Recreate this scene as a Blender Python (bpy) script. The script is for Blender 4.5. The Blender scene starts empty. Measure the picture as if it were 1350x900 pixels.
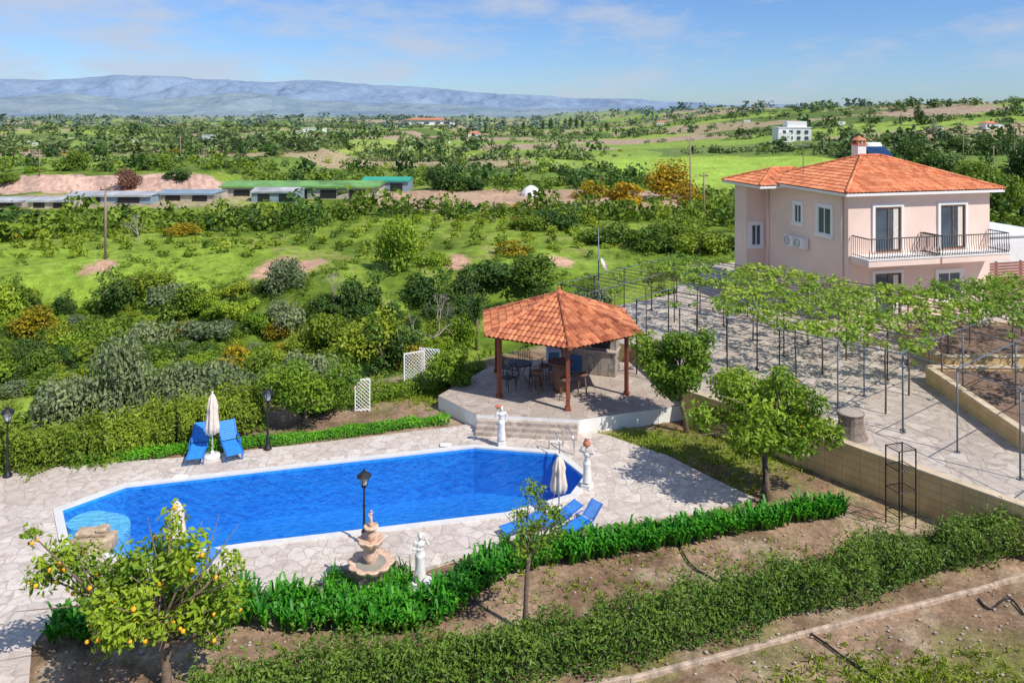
import bpy, math, random
import numpy as np
from mathutils import Vector, Matrix
from mathutils.geometry import tessellate_polygon
R=random.Random(7); NR=np.random.RandomState(11)
scene=bpy.context.scene
COL=scene.collection
H=10.4; F=1009.0
def slope(v): return (v-150)/F
def G(u,v,z=0.0):
    d=(H-z)/slope(v); return (d*(u-675)/F, d)
def W(x,y,z=1.0): return (.955*x,.955*y+(H-z)*.297)
def ss(a,b,x):
    t=np.clip((np.asarray(x,float)-a)/(b-a),0,1); return t*t*(3-2*t)
def _h(ix,iy,s):
    n=(ix.astype(np.int64)*374761393+iy.astype(np.int64)*668265263+s*974711)&0x7fffffff
    n=((n^(n>>13))*1274126177)&0x7fffffff
    return ((n^(n>>16))&0xffff)/65535.0
def vn(x,y,s=0):
    x=np.asarray(x,float); y=np.asarray(y,float)
    ix=np.floor(x); iy=np.floor(y); fx=x-ix; fy=y-iy
    fx=fx*fx*(3-2*fx); fy=fy*fy*(3-2*fy)
    a=_h(ix,iy,s);b=_h(ix+1,iy,s);c=_h(ix,iy+1,s);d=_h(ix+1,iy+1,s)
    return (a*(1-fx)+b*fx)*(1-fy)+(c*(1-fx)+d*fx)*fy
def fbm(x,y,s=0,o=4):
    r=0;a=.5;t=0
    for i in range(o):
        r=r+a*vn(x*2**i,y*2**i,s+i*17); t+=a; a*=.5
    return r/t
# ---------------------------------------------------------------- materials
def newmat(name):
    m=bpy.data.materials.new(name); m.use_nodes=True
    return m,m.node_tree.nodes,m.node_tree.links,m.node_tree.nodes["Principled BSDF"]
def mixc(N,L,fac,a,b,mode='MIX'):
    n=N.new('ShaderNodeMix'); n.data_type='RGBA'; n.blend_type=mode
    for k,v in ((0,fac),(6,a),(7,b)):
        if isinstance(v,(int,float)): n.inputs[k].default_value=v
        elif isinstance(v,tuple): n.inputs[k].default_value=(*v[:3],1)
        else: L.new(v,n.inputs[k])
    return n.outputs[2]
def mrange(N,L,v,a,b,c=0.,d=1.):
    n=N.new('ShaderNodeMapRange'); L.new(v,n.inputs[0])
    for i,x in enumerate((a,b,c,d)): n.inputs[i+1].default_value=x
    return n.outputs[0]
def noise(N,L,scale,det=3,vec=None,rough=.55):
    n=N.new('ShaderNodeTexNoise'); n.inputs['Scale'].default_value=scale; n.inputs['Detail'].default_value=det
    n.inputs['Roughness'].default_value=rough
    if vec is None:
        g=N.new('ShaderNodeNewGeometry'); vec=g.outputs['Position']
    L.new(vec,n.inputs['Vector']); return n.outputs[0]
def bump(N,L,b,h,st=.3,dist=.02):
    n=N.new('ShaderNodeBump'); n.inputs['Strength'].default_value=st; n.inputs['Distance'].default_value=dist
    L.new(h,n.inputs['Height']); L.new(n.outputs[0],b.inputs['Normal'])
def M(name,c,rough=.6,metal=0,var=.18,sc=3.,bs=.0,bd=.01,c2=None):
    m,N,L,b=newmat(name)
    n=noise(N,L,sc,4)
    f=mrange(N,L,n,.3,.7)
    lo=tuple(x*(1-var) for x in c) if c2 is None else c2
    hi=tuple(min(1,x*(1+var*.6)) for x in c)
    L.new(mixc(N,L,f,lo,hi),b.inputs['Base Color'])
    b.inputs['Roughness'].default_value=rough; b.inputs['Metallic'].default_value=metal
    if bs: bump(N,L,b,noise(N,L,sc*6,3),bs,bd)
    return m
def leafmat(name,dark,light,trans=.3,rough=.5):
    m,N,L,b=newmat(name)
    a=N.new('ShaderNodeAttribute'); a.attribute_name='tint'
    c=mixc(N,L,a.outputs['Fac'],dark,light)
    oi=N.new('ShaderNodeObjectInfo')
    hs=N.new('ShaderNodeHueSaturation'); L.new(c,hs.inputs['Color'])
    L.new(mrange(N,L,oi.outputs['Random'],0,1,.8,1.25),hs.inputs['Value'])
    L.new(mrange(N,L,oi.outputs['Random'],0,1,.515,.485),hs.inputs['Hue'])
    L.new(hs.outputs[0],b.inputs['Base Color']); b.inputs['Roughness'].default_value=rough
    b.inputs['Specular IOR Level'].default_value=.35
    t=N.new('ShaderNodeBsdfTranslucent'); L.new(hs.outputs[0],t.inputs[0])
    mx=N.new('ShaderNodeMixShader'); mx.inputs[0].default_value=trans
    L.new(b.outputs[0],mx.inputs[1]); L.new(t.outputs[0],mx.inputs[2])
    L.new(mx.outputs[0],N['Material Output'].inputs[0]); return m
def tintmat(name,a_,b_,rough=.7,sc=8.):
    m,N,L,b=newmat(name)
    a=N.new('ShaderNodeAttribute'); a.attribute_name='tint'
    c=mixc(N,L,a.outputs['Fac'],a_,b_)
    n=mrange(N,L,noise(N,L,sc,4),.3,.7,.75,1.15)
    c=mixc(N,L,1.0,c,n,'MULTIPLY')
    n=mrange(N,L,noise(N,L,.8,4),.35,.7,.8,1.1)
    c=mixc(N,L,1.0,c,n,'MULTIPLY')
    L.new(c,b.inputs['Base Color']); b.inputs['Roughness'].default_value=rough; return m
def paving(name,ca,cb,grout,scale,blot=(.33,.26,.22),bl=.5,gw=.035):
    m,N,L,b=newmat(name)
    g=N.new('ShaderNodeNewGeometry')
    wn=N.new('ShaderNodeTexNoise'); wn.inputs['Scale'].default_value=1.6; wn.inputs['Detail'].default_value=4; L.new(g.outputs['Position'],wn.inputs['Vector'])
    va=N.new('ShaderNodeVectorMath'); va.operation='MULTIPLY_ADD'
    L.new(wn.outputs['Color'],va.inputs[0]); va.inputs[1].default_value=(.5,.5,0); L.new(g.outputs['Position'],va.inputs[2])
    vz=N.new('ShaderNodeVectorMath'); vz.operation='MULTIPLY'; vz.inputs[1].default_value=(1,1,0); L.new(va.outputs[0],vz.inputs[0])
    v1=N.new('ShaderNodeTexVoronoi'); v1.inputs['Scale'].default_value=scale; L.new(vz.outputs[0],v1.inputs['Vector'])
    v2=N.new('ShaderNodeTexVoronoi'); v2.feature='DISTANCE_TO_EDGE'; v2.inputs['Scale'].default_value=scale; L.new(vz.outputs[0],v2.inputs['Vector'])
    sx=N.new('ShaderNodeSeparateColor'); L.new(v1.outputs['Color'],sx.inputs[0])
    c=mixc(N,L,sx.outputs[0],ca,cb)
    n2=noise(N,L,3.2,7,None,.75)
    c=mixc(N,L,mrange(N,L,n2,.48,.68,0,bl),c,blot)
    n3=noise(N,L,.45,4)
    c=mixc(N,L,mrange(N,L,n3,.45,.7,0,.4),c,blot)
    c=mixc(N,L,mrange(N,L,v2.outputs['Distance'],gw*.3,gw,.75,0),c,grout)
    L.new(c,b.inputs['Base Color']); b.inputs['Roughness'].default_value=.75
    bump(N,L,b,mrange(N,L,v2.outputs['Distance'],0,gw*1.4),.25,.015); return m
mt={}
mt['deck']=paving('crazy_paving_stone',(.71,.635,.56),(.57,.50,.44),(.38,.33,.28),2.6,(.38,.29,.23),.9,.045)
mt['terr']=paving('terrace_stone',(.62,.54,.46),(.47,.40,.34),(.32,.27,.22),1.7,(.30,.245,.19),.9,.045)
mt['gfloor']=paving('gazebo_paving',(.56,.48,.41),(.42,.36,.30),(.28,.22,.18),2.4,(.32,.23,.18),.6)
mt['white']=M('white_paint',(.8,.79,.76),.6,0,.08,2.)
mt['cream']=M('cream_stone',(.70,.48,.34),.7,0,.35,9.,.3,.01)
mt['tanstone']=M('tan_rough_stone',(.52,.40,.27),.85,0,.4,6.,.5,.03)
mt['statue']=M('white_marble_statue',(.78,.76,.70),.55,0,.15,12.)
mt['pink']=M('pink_stucco',(.85,.64,.54),.85,0,.10,.5,.1,.005)
mt['stucco_white']=M('white_window_trim',(.82,.80,.78),.7,0,.04,3.)
mt['glass']=M('dark_window_glass',(.07,.10,.13),.08,0,.3,1.)
mt['black']=M('black_wrought_iron',(.015,.015,.017),.5,.0,.2,5.)
mt['galv']=M('galvanised_pipe',(.14,.18,.22),.5,.2,.2,6.)
mt['wood']=M('red_brown_timber',(.24,.06,.03),.6,0,.3,5.,.2,.005)
mt['brownwood']=M('brown_plank',(.20,.10,.06),.7,0,.3,4.)
mt['bark']=M('grey_brown_bark',(.22,.16,.11),.9,0,.4,14.,.6,.02)
mt['blue']=M('blue_lounger_fabric',(.03,.27,.78),.55,0,.15,6.)
mt['bluefr']=M('blue_plastic_frame',(.02,.16,.52),.4,0,.1,6.)
mt['canvas']=M('cream_canvas',(.74,.64,.54),.85,0,.15,7.)
mt['terra']=M('terracotta',(.55,.20,.10),.75,0,.2,7.)
mt['orange']=M('orange_peel',(.95,.43,.015),.45,0,.12,10.)
mt['coping']=M('white_pool_coping',(.70,.69,.66),.5,0,.1,3.)
mt['stonework']=paving('rough_stone_masonry',(.48,.42,.35),(.30,.26,.23),(.16,.14,.12),5,(.3,.22,.18),.4,.05)
mt['roof']=tintmat('terracotta_roof_tile',(.34,.085,.035),(.74,.28,.12))
mt['roof2']=tintmat('orange_house_tile',(.58,.16,.06),(.88,.35,.16))
mt['stem']=M('vine_stem',(.17,.12,.085),.9,0,.3,9.)
mt['chrome']=M('stainless_steel',(.7,.7,.72),.2,.9,.05,4.)
mt['greenroof']=M('green_metal_roof',(.17,.36,.09),.5,0,.45,.3)
mt['teal']=M('teal_sheet',(.04,.38,.26),.5,0,.15,.4)
mt['grayroof']=M('weathered_grey_roof',(.44,.45,.47),.6,0,.4,.4)
mt['shedwall']=M('pale_shed_wall',(.48,.42,.34),.8,0,.3,.3)
mt['bluegray']=M('blue_grey_sheet',(.25,.33,.40),.6,0,.2,.5)
mt['redroof']=M('far_red_roof',(.60,.22,.12),.8,0,.1,.2)
mt['hose']=M('black_rubber_hose',(.015,.015,.015),.5,0,.1,6.)
mt['soil']=M('dark_bed_soil',(.24,.15,.10),.95,0,.4,9.,.6,.03)
mt['rock']=M('field_stones',(.46,.39,.31),.9,0,.4,12.,.4,.02)
mt['stump']=M('weathered_stump_wood',(.24,.19,.15),.9,0,.4,9.,.6,.03)
mt['aqua']=M('pale_aqua_pool_steps',(.30,.72,.88),.4,0,.12,4.)
mt['solar']=M('solar_collector_glass',(.02,.05,.12),.1,0,.2,2.)
m,N,L,b=newmat('tan_block_wall')
c=mixc(N,L,mrange(N,L,noise(N,L,2.5,5),.3,.7),(.56,.38,.17),(.76,.54,.26))
c=mixc(N,L,mrange(N,L,noise(N,L,.7,3),.5,.7,0,.5),c,(.40,.29,.16))
g=N.new('ShaderNodeNewGeometry'); sp_=N.new('ShaderNodeSeparateXYZ'); L.new(g.outputs['Position'],sp_.inputs[0])
def joints(sock,k,wd):
    w_=N.new('ShaderNodeMath'); w_.operation='MULTIPLY'; L.new(sock,w_.inputs[0]); w_.inputs[1].default_value=k
    f_=N.new('ShaderNodeMath'); f_.operation='FRACT'; L.new(w_.outputs[0],f_.inputs[0]); return mrange(N,L,f_.outputs[0],.0,wd,.7,0)
c=mixc(N,L,joints(sp_.outputs[2],4.5,.12),c,(.25,.18,.10))
c=mixc(N,L,joints(sp_.outputs[1],2.4,.05),c,(.25,.18,.10))
L.new(c,b.inputs['Base Color']); b.inputs['Roughness'].default_value=.9; bump(N,L,b,noise(N,L,18,3),.4,.01)
mt['blockwall']=m
m,N,L,b=newmat('blue_pool_mosaic_caustics')
g=N.new('ShaderNodeNewGeometry')
wn=N.new('ShaderNodeTexNoise'); wn.inputs['Scale'].default_value=1.8; wn.inputs['Detail'].default_value=3; L.new(g.outputs['Position'],wn.inputs['Vector'])
va=N.new('ShaderNodeVectorMath'); va.operation='MULTIPLY_ADD'; L.new(wn.outputs['Color'],va.inputs[0]); va.inputs[1].default_value=(1.2,.9,.6); L.new(g.outputs['Position'],va.inputs[2])
v=N.new('ShaderNodeTexVoronoi'); v.feature='DISTANCE_TO_EDGE'; v.inputs['Scale'].default_value=3.8; L.new(va.outputs[0],v.inputs['Vector'])
c=mixc(N,L,mrange(N,L,noise(N,L,.45,3),.35,.65),(.006,.19,.66),(.018,.29,.80))
c=mixc(N,L,mrange(N,L,noise(N,L,3.5,4),.42,.62,0,.4),c,(.03,.34,.88))  # lighter ripple pattern painted into the floor colour
c=mixc(N,L,mrange(N,L,v.outputs['Distance'],.0,.22,.28,0),c,(.08,.48,.95))  # web of caustic light painted over the mosaic colour
L.new(c,b.inputs['Base Color']); b.inputs['Roughness'].default_value=.4; mt['pool']=m
m,N,L,b=newmat('pool_water_surface')
N.remove(b)
gl=N.new('ShaderNodeBsdfGlossy'); gl.inputs['Roughness'].default_value=.05
tr=N.new('ShaderNodeBsdfTransparent'); tr.inputs[0].default_value=(.80,.95,1,1)
fr=N.new('ShaderNodeFresnel'); fr.inputs[0].default_value=1.33
bp=N.new('ShaderNodeBump'); bp.inputs['Strength'].default_value=1.0; bp.inputs['Distance'].default_value=.07
g=N.new('ShaderNodeNewGeometry'); mp=N.new('ShaderNodeMapping'); mp.inputs['Scale'].default_value=(.6,1.6,1); mp.inputs['Rotation'].default_value=(0,0,.3); L.new(g.outputs['Position'],mp.inputs[0])
n1=noise(N,L,6.5,4,mp.outputs[0],.6); L.new(n1,bp.inputs['Height']); L.new(bp.outputs[0],gl.inputs['Normal']); L.new(bp.outputs[0],fr.inputs['Normal'])
mx=N.new('ShaderNodeMixShader'); L.new(mrange(N,L,fr.outputs[0],0,1,0.01,.85),mx.inputs[0]); L.new(tr.outputs[0],mx.inputs[1]); L.new(gl.outputs[0],mx.inputs[2])
L.new(mx.outputs[0],N['Material Output'].inputs[0]); mt['water']=m
LF={}
LF['citrus']=leafmat('citrus_leaves',(.06,.17,.014),(.34,.47,.03))
LF['hedge']=leafmat('hedge_leaves',(.045,.13,.014),(.27,.38,.05))
LF['boundary']=leafmat('boundary_hedge_leaves',(.07,.15,.012),(.30,.40,.035))
LF['lily']=leafmat('lily_blades',(.03,.19,.012),(.14,.46,.02))
LF['wild']=leafmat('wild_green_leaves',(.05,.12,.012),(.21,.31,.03))
LF['dark']=leafmat('dark_green_leaves',(.025,.07,.012),(.10,.19,.03))
LF['yellow']=leafmat('yellow_green_leaves',(.12,.20,.012),(.35,.43,.035))
LF['olive']=leafmat('olive_grey_leaves',(.11,.15,.065),(.30,.37,.17))
LF['ochre']=leafmat('ochre_flowering_leaves',(.18,.16,.012),(.58,.42,.02))
LF['vine']=leafmat('vine_leaves',(.11,.23,.02),(.38,.53,.06),.4)
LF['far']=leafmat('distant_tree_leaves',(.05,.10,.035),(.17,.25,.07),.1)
LF['vfar']=leafmat('haze_tinted_tree_leaves',(.11,.17,.14),(.20,.28,.20),.1)  # pale bluish haze put into the leaf colour itself
LF['reddish']=leafmat('reddish_dry_leaves',(.12,.06,.04),(.28,.15,.09))
# ---------------------------------------------------------------- mesh helpers
def finish(ob,parent=None,label=None,cat=None,group=None,kind=None):
    if parent is not None: ob.parent=parent
    if label: ob['label']=label
    if cat: ob['category']=cat
    if group: ob['group']=group
    if kind: ob['kind']=kind
    return ob
def link(ob): COL.objects.link(ob); return ob
def empty(name,loc,rot=0,label=None,cat=None,group=None,sc=1):
    e=bpy.data.objects.new(name,None); e.empty_display_size=.3; link(e); e.location=loc; e.rotation_euler=(0,0,rot); e.scale=(sc,)*3
    return finish(e,None,label,cat,group)
def npmesh(name,V,Fq,mats,tint=None,mi=None,col=None,smooth=False):
    V=np.asarray(V,np.float32); Fq=np.asarray(Fq,np.int32); k=Fq.shape[1]
    me=bpy.data.meshes.new(name); me.vertices.add(len(V)); me.vertices.foreach_set('co',V.ravel())
    me.loops.add(Fq.size); me.loops.foreach_set('vertex_index',Fq.ravel())
    me.polygons.add(len(Fq)); me.polygons.foreach_set('loop_start',np.arange(len(Fq),dtype=np.int32)*k)
    me.polygons.foreach_set('loop_total',np.full(len(Fq),k,np.int32))
    if mi is not None: me.polygons.foreach_set('material_index',np.asarray(mi,np.int32))
    me.polygons.foreach_set('use_smooth',np.full(len(Fq),smooth))
    for m_ in mats: me.materials.append(m_)
    if tint is not None:
        a=me.attributes.new('tint','FLOAT','POINT'); a.data.foreach_set('value',np.asarray(tint,np.float32))
    if col is not None:
        a=me.attributes.new('Col','FLOAT_COLOR','POINT'); c=np.ones((len(V),4),np.float32); c[:,:3]=col; a.data.foreach_set('color',c.ravel())
    me.update(); me.validate(); return me
def npobj(name,*a,**k):
    return link(bpy.data.objects.new(name,npmesh(name,*a,**k)))
def tube_np(pts,rad,n=6):
    pts=[Vector(p) for p in pts]; V=[];k=len(pts)
    if isinstance(rad,(int,float)): rad=[rad]*k
    ref=Vector((0,0,1))
    t0=(pts[-1]-pts[0])
    if abs(t0.normalized().z)>.8: ref=Vector((1,0,0))
    for i,p in enumerate(pts):
        t=(pts[min(i+1,k-1)]-pts[max(i-1,0)]).normalized()
        a=t.cross(ref); 
        if a.length<1e-4: a=t.cross(Vector((0,1,0)))
        a.normalize(); b_=t.cross(a)
        for j in range(n):
            w=2*math.pi*j/n; V.append(tuple(p+(a*math.cos(w)+b_*math.sin(w))*rad[i]))
    Fs=[(i*n+j,i*n+(j+1)%n,(i+1)*n+(j+1)%n,(i+1)*n+j) for i in range(k-1) for j in range(n)]
    return V,Fs
class MB:
    def __init__(s): s.v=[];s.f=[];s.m=[];s.t=[]
    def add(s,V,Fs,mi=0,t=.5):
        o=len(s.v); s.v+= [tuple(x) for x in V]
        s.t+= ([t]*len(V) if isinstance(t,(int,float)) else list(t))
        s.f+=[tuple(i+o for i in f) for f in Fs]; s.m+=[mi]*len(Fs); return s
    def box(s,c,d,rz=0,mi=0,mat=None):
        V=[]
        for z in(-.5,.5):
            for x,y in((-.5,-.5),(.5,-.5),(.5,.5),(-.5,.5)):
                p=Vector((x*d[0],y*d[1],z*d[2]))
                if mat is not None: p=mat@p
                elif rz: p=Matrix.Rotation(rz,3,'Z')@p
                V.append(p+Vector(c))
        return s.add(V,[(3,2,1,0),(4,5,6,7),(0,1,5,4),(1,2,6,5),(2,3,7,6),(3,0,4,7)],mi)
    def tube(s,pts,rad,n=8,mi=0,cap=True):
        V,Fs=tube_np(pts,rad,n)
        if cap: Fs=Fs+[tuple(range(n))[::-1],tuple(range(len(V)-n,len(V)))]
        return s.add(V,Fs,mi)
    def lathe(s,prof,n=20,c=(0,0,0),mi=0,scal=0,ns=8):
        V=[];k=len(prof)
        for r,z in prof:
            for j in range(n):
                w=2*math.pi*j/n; q=r*(1+scal*(abs(math.cos(ns*w/2))-.5)) if r>.12 else r
                V.append((c[0]+q*math.cos(w),c[1]+q*math.sin(w),c[2]+z))
        Fs=[(i*n+j,i*n+(j+1)%n,(i+1)*n+(j+1)%n,(i+1)*n+j) for i in range(k-1) for j in range(n)]
        Fs+=[tuple(range(n))[::-1],tuple(range(len(V)-n,len(V)))]
        return s.add(V,Fs,mi)
    def ball(s,c,r,n=10,mi=0):
        if isinstance(r,(int,float)): r=(r,)*3
        V=[];m=n//2+1
        for i in range(m+1):
            a=math.pi*i/m
            for j in range(n):
                w=2*math.pi*j/n; V.append((c[0]+r[0]*math.sin(a)*math.cos(w),c[1]+r[1]*math.sin(a)*math.sin(w),c[2]-r[2]*math.cos(a)))
        return s.add(V,[(i*n+j,i*n+(j+1)%n,(i+1)*n+(j+1)%n,(i+1)*n+j) for i in range(m) for j in range(n)],mi)
    def prism(s,poly,z0,z1,mi=0,mit=None):
        n=len(poly); V=[(p[0],p[1],z0) for p in poly]+[(p[0],p[1],z1) for p in poly]
        s.add(V,[(i,(i+1)%n,n+(i+1)%n,n+i) for i in range(n)],mi)
        tri=tessellate_polygon([[Vector((p[0],p[1],0)) for p in poly]])
        s.add([(p[0],p[1],z1) for p in poly],[tuple(t) for t in tri],mi if mit is None else mit)
        return s
    def obj(s,name,mats,parent=None,smooth=False,bev=0,up=False,**k):
        me=bpy.data.meshes.new(name); me.from_pydata(s.v,[],s.f)
        for m_ in mats: me.materials.append(m_)
        me.polygons.foreach_set('material_index',s.m)
        a=me.attributes.new('tint','FLOAT','POINT'); a.data.foreach_set('value',np.asarray(s.t,np.float32))
        import bmesh
        bm=bmesh.new(); bm.from_mesh(me); bmesh.ops.recalc_face_normals(bm,faces=bm.faces)
        if up:
            bm.normal_update(); bmesh.ops.reverse_faces(bm,faces=[f for f in bm.faces if f.normal.z<-.5])
        bm.to_mesh(me); bm.free()
        me.polygons.foreach_set('use_smooth',[smooth]*len(me.polygons)); me.update()
        ob=link(bpy.data.objects.new(name,me))
        if bev:
            md=ob.modifiers.new('bev','BEVEL'); md.width=bev; md.segments=2; md.limit_method='ANGLE'
        return finish(ob,parent,**k)
def leaves(blobs,n,size,rs,asp=.5,outw=.6,up=.35,shell=.55,tn=None):
    B=np.array(blobs,float); w=(B[:,3]*B[:,4]+B[:,3]*B[:,5]); w=w/w.sum()
    idx=rs.choice(len(B),n,p=w); b=B[idx]
    d=rs.randn(n,3); d/=np.linalg.norm(d,axis=1)[:,None]
    rr=shell+(1.16-shell)*rs.rand(n)**.65
    rr=np.where(rs.rand(n)<.08,rr*1.2,rr)
    c=b[:,:3]+d*b[:,3:6]*rr[:,None]
    nr=d*outw+rs.randn(n,3)*.45+np.array([0,0,up]); 
    tb=np.array([rs.rand() for _ in range(len(B))])[idx]
    tint=np.clip(.12+.42*rs.rand(n)+.38*tb+.12*d[:,2]+.15*rs.randn(n)*.5,0,1)
    return leafquads(c,nr,size,rs,asp,tint)
def leafquads(c,nr,size,rs,asp,tint):
    n=len(c); nr=nr/np.linalg.norm(nr,axis=1)[:,None]
    t=np.cross(nr,rs.randn(n,3)); t/=np.linalg.norm(t,axis=1)[:,None]; bb=np.cross(nr,t)
    s=(size*(.6+.8*rs.rand(n)))[:,None]*.5
    V=np.stack([c-t*s,c-bb*s*asp+nr*s*.15,c+t*s-nr*s*.2,c+bb*s*asp+nr*s*.15],1).reshape(-1,3)
    return V,np.arange(4*n).reshape(-1,4),np.repeat(tint,4)
def crownblobs(c,Rx,Rz,nb,rs,sub=.42):
    out=[]
    for i in range(nb):
        d=rs.randn(3); d/=np.linalg.norm(d); q=.35+.55*rs.rand()
        s=sub*(.5+.9*rs.rand())
        out.append((c[0]+d[0]*Rx*q,c[1]+d[1]*Rx*q,c[2]+d[2]*Rz*q,Rx*s,Rx*s,Rz*s*1.0))
    return out
def tree(name,label,cat,loc,th,Rx,Rz,nleaf,leaf,mat,nb=22,seed=1,tr=.09,lean=(0,0),fruit=0,sub=.42,shell=.55,limbs=9,group=None,asp=.5,extra=None):
    rs=np.random.RandomState(seed); root=empty(name,loc,0,label,cat,group)
    cc=(lean[0],lean[1],th+Rz*.8)
    bl=crownblobs(cc,Rx,Rz,nb,rs,sub)
    if extra: bl+=extra
    mb=MB()
    k0=(lean[0]*.5,lean[1]*.5,th)
    mb.tube([(0,0,-.15),(lean[0]*.1+.02,0,th*.3),(lean[0]*.35-.02,lean[1]*.3,th*.7),k0],[tr*1.35,tr,tr*.9,tr*.8],9)
    pick=list(rs.permutation(nb)[:limbs])+list(range(nb,len(bl)))
    for i in pick:
        e=bl[i][:3]; mid=[(k0[j]+e[j])*.5+rs.randn()*.08*Rx for j in range(3)]
        mb.tube([k0,mid,e],[tr*.55,tr*.33,tr*.12],6)
        for _ in range(2):
            q=[e[j]+rs.randn()*Rx*.3 for j in range(3)]
            mb.tube([mid,[(mid[j]+q[j])/2+rs.randn()*.03 for j in range(3)],q],[tr*.25,tr*.16,tr*.06],4)
    mb.obj('trunk',[mt['bark']],root,True)
    V,Fq,t=leaves(bl,nleaf,leaf,rs,asp,shell=shell)
    cr=npobj('crown',V,Fq,[mat],t); cr.parent=root
    if fruit:
        fm=MB().ball((0,0,0),.038,10).obj('orange_fruit',[mt['orange']],root,True)
        fm.location=(bl[0][0],bl[0][1],bl[0][2]-bl[0][5])
        for i in range(fruit-1):
            b_=bl[rs.randint(len(bl))]; d=rs.randn(3); d/=np.linalg.norm(d); d[2]=-abs(d[2])*.6 if rs.rand()<.7 else d[2]
            if rs.rand()<.6: d[1]=-abs(d[1])
            o=fm.copy(); COL.objects.link(o); o.parent=root; o.location=tuple(b_[j]+d[j]*b_[3+min(j,2)]*1.06 for j in range(3)); s=.8+.4*rs.rand(); o.scale=(s,s,s)
    return root
# ---------------------------------------------------------------- terrain
PP=[(82,672),(165,642),(400,615),(625,590),(732,598),(770,628),(752,652),(668,676),(490,697),(320,717),(178,738),(92,718)]
poolpoly=[G(u,v) for u,v in PP]
def offset(poly,d):
    n=len(poly); c=Vector((sum(p[0] for p in poly)/n,sum(p[1] for p in poly)/n)); out=[]
    for i in range(n):
        a=Vector(poly[i-1]);p=Vector(poly[i]);q=Vector(poly[(i+1)%n])
        n1=Vector(((p-a).y,-(p-a).x)).normalized(); n2=Vector(((q-p).y,-(q-p).x)).normalized()
        if n1.dot(p-c)<0:n1=-n1
        if n2.dot(p-c)<0:n2=-n2
        k=(n1+n2); k=k/max(.3,k.dot(n1)) if k.length>0 else n1
        out.append((p.x+k.x*d,p.y+k.y*d))
    return out
pool_o=offset(poolpoly,.2); pool_t=offset(poolpoly,.35)
def inpoly(x,y,poly):
    x=np.asarray(x);y=np.asarray(y);r=np.zeros(x.shape,bool);n=len(poly)
    for i in range(n):
        x1,y1=poly[i];x2,y2=poly[(i+1)%n]
        if y1==y2: continue
        c=((y1>y)!=(y2>y))&(x<(x2-x1)*(y-y1)/(y2-y1)+x1); r^=c
    return r
EX=np.array([-60,-40,-17,-9.2,-2.4,3,8,12,16,40,80,200])*.955; EY=np.array([10,16,22.8,25.6,29.8,33.8,38,48,52,58,62,62])*.955+3
def edgeY(x): return np.interp(x,EX,EY)
def hgt(x,y):
    x=np.asarray(x,float);y=np.asarray(y,float)
    t=y-edgeY(x)
    n1=fbm(x*.06,y*.06,3)-.5; n2=fbm(x*.3,y*.3,5)-.5; n3=fbm(x*.004,y*.004,9)-.5
    right=ss(6,26,x)
    val=-8.2*(1-right)-3.0*right
    B=ss(56,71,y+n1*18)
    pl=-4.5
    low=val*(1-B)+pl*B+n1*2.0+n2*.8
    low=low+ss(146,150,y+n1*8)*(1-ss(-62,-52,x))*2.8
    low=low+ss(110,420,y)*ss(40,300,x)*19+ss(90,200,y)*ss(60,160,x)*1.5
    low=low+n3*11*ss(200,900,np.hypot(x,y))*(1-ss(2500,4500,y))
    A=ss(0,13,t)
    g=-.05+.03*(vn(x*3,y*3,2)-.5)
    z=g*(1-A)+low*A
    inside=inpoly(x,y,pool_t)
    return np.where(inside,-2.2,z)
def T(u,v):
    ds=np.geomspace(18,9000,2500); k=(u-675)/F; sv=slope(v)
    x=ds*k; y=ds; z=H-ds*sv; hh=hgt(x,y)
    b_=np.nonzero(z<hh)[0]; i=b_[0] if len(b_) else len(ds)-1
    return float(x[i]),float(y[i]),float(hh[i]),float(ds[i])
scars=[]
for (u,v,sx,sy) in ((362,352,1.9,4.6),(408,349,1.7,4.2),(600,347,1.5,2.8),(740,345,1.3,2.0),(130,352,1.4,2.5)):
    q=T(u,v); scars.append((q[0],q[1],sx,sy))
def inscar(x,y,k=1.25):
    r=np.zeros(np.shape(x),bool)
    for a,b_,sx,sy in scars: r|=(((x-a)/(sx*k))**2+((y-b_)/(sy*k))**2)<1
    return r
th=np.concatenate([np.linspace(-46,46,430),np.linspace(50,310,50)]); th=np.radians(th)
rr=np.geomspace(.5,9500,600)
TT,RR=np.meshgrid(th,rr); X=(RR*np.sin(TT)).ravel(); Y=(RR*np.cos(TT)).ravel(); Z=hgt(X,Y)
nc=len(th); nr_=len(rr); I=np.arange(nr_*nc).reshape(nr_,nc)
J=np.roll(I,-1,1)
Fq=np.stack([I[:-1],J[:-1],J[1:],I[1:]],-1).reshape(-1,4)[:, ::-1]
def lerp(a,b_,f): return a*(1-f[:,None])+np.asarray(b_)*f[:,None]
t=Y-edgeY(X)
n1=fbm(X*.06,Y*.06,3); n2=fbm(X*.4,Y*.4,21); n4=fbm(X*.02,Y*.02,33); n5=fbm(X*1.5,Y*1.5,41)
C=np.tile(np.array([.12,.19,.024]),(len(X),1))
C=lerp(C,(.25,.35,.045),ss(.44,.6,n1*.6+n2*.4)); C=lerp(C,(.34,.28,.13),ss(.6,.78,n2)*.55)
C=lerp(C,(.28,.42,.05),ss(58,70,Y)*(1-ss(78,88,Y))*ss(.3,.5,n4)*.85)
for (a_,b_,sx,sy) in scars:
    C=lerp(C,(.60,.37,.25),ss(.28,.5,np.exp(-(((X-a_)/sx)**2+((Y-b_)/sy)**2))*(.6+.8*n5)))
dy=np.exp(-(((X-2)/31)**4+((Y-132)/15)**4)); C=lerp(C,(.50,.34,.23),ss(.3,.5,dy*(.6+.8*n2)))
dy=np.exp(-(((X+78)/36)**4+((Y-128)/12)**4)); C=lerp(C,(.46,.34,.25),ss(.3,.5,dy*(.5+.8*n2))*.8)
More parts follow.
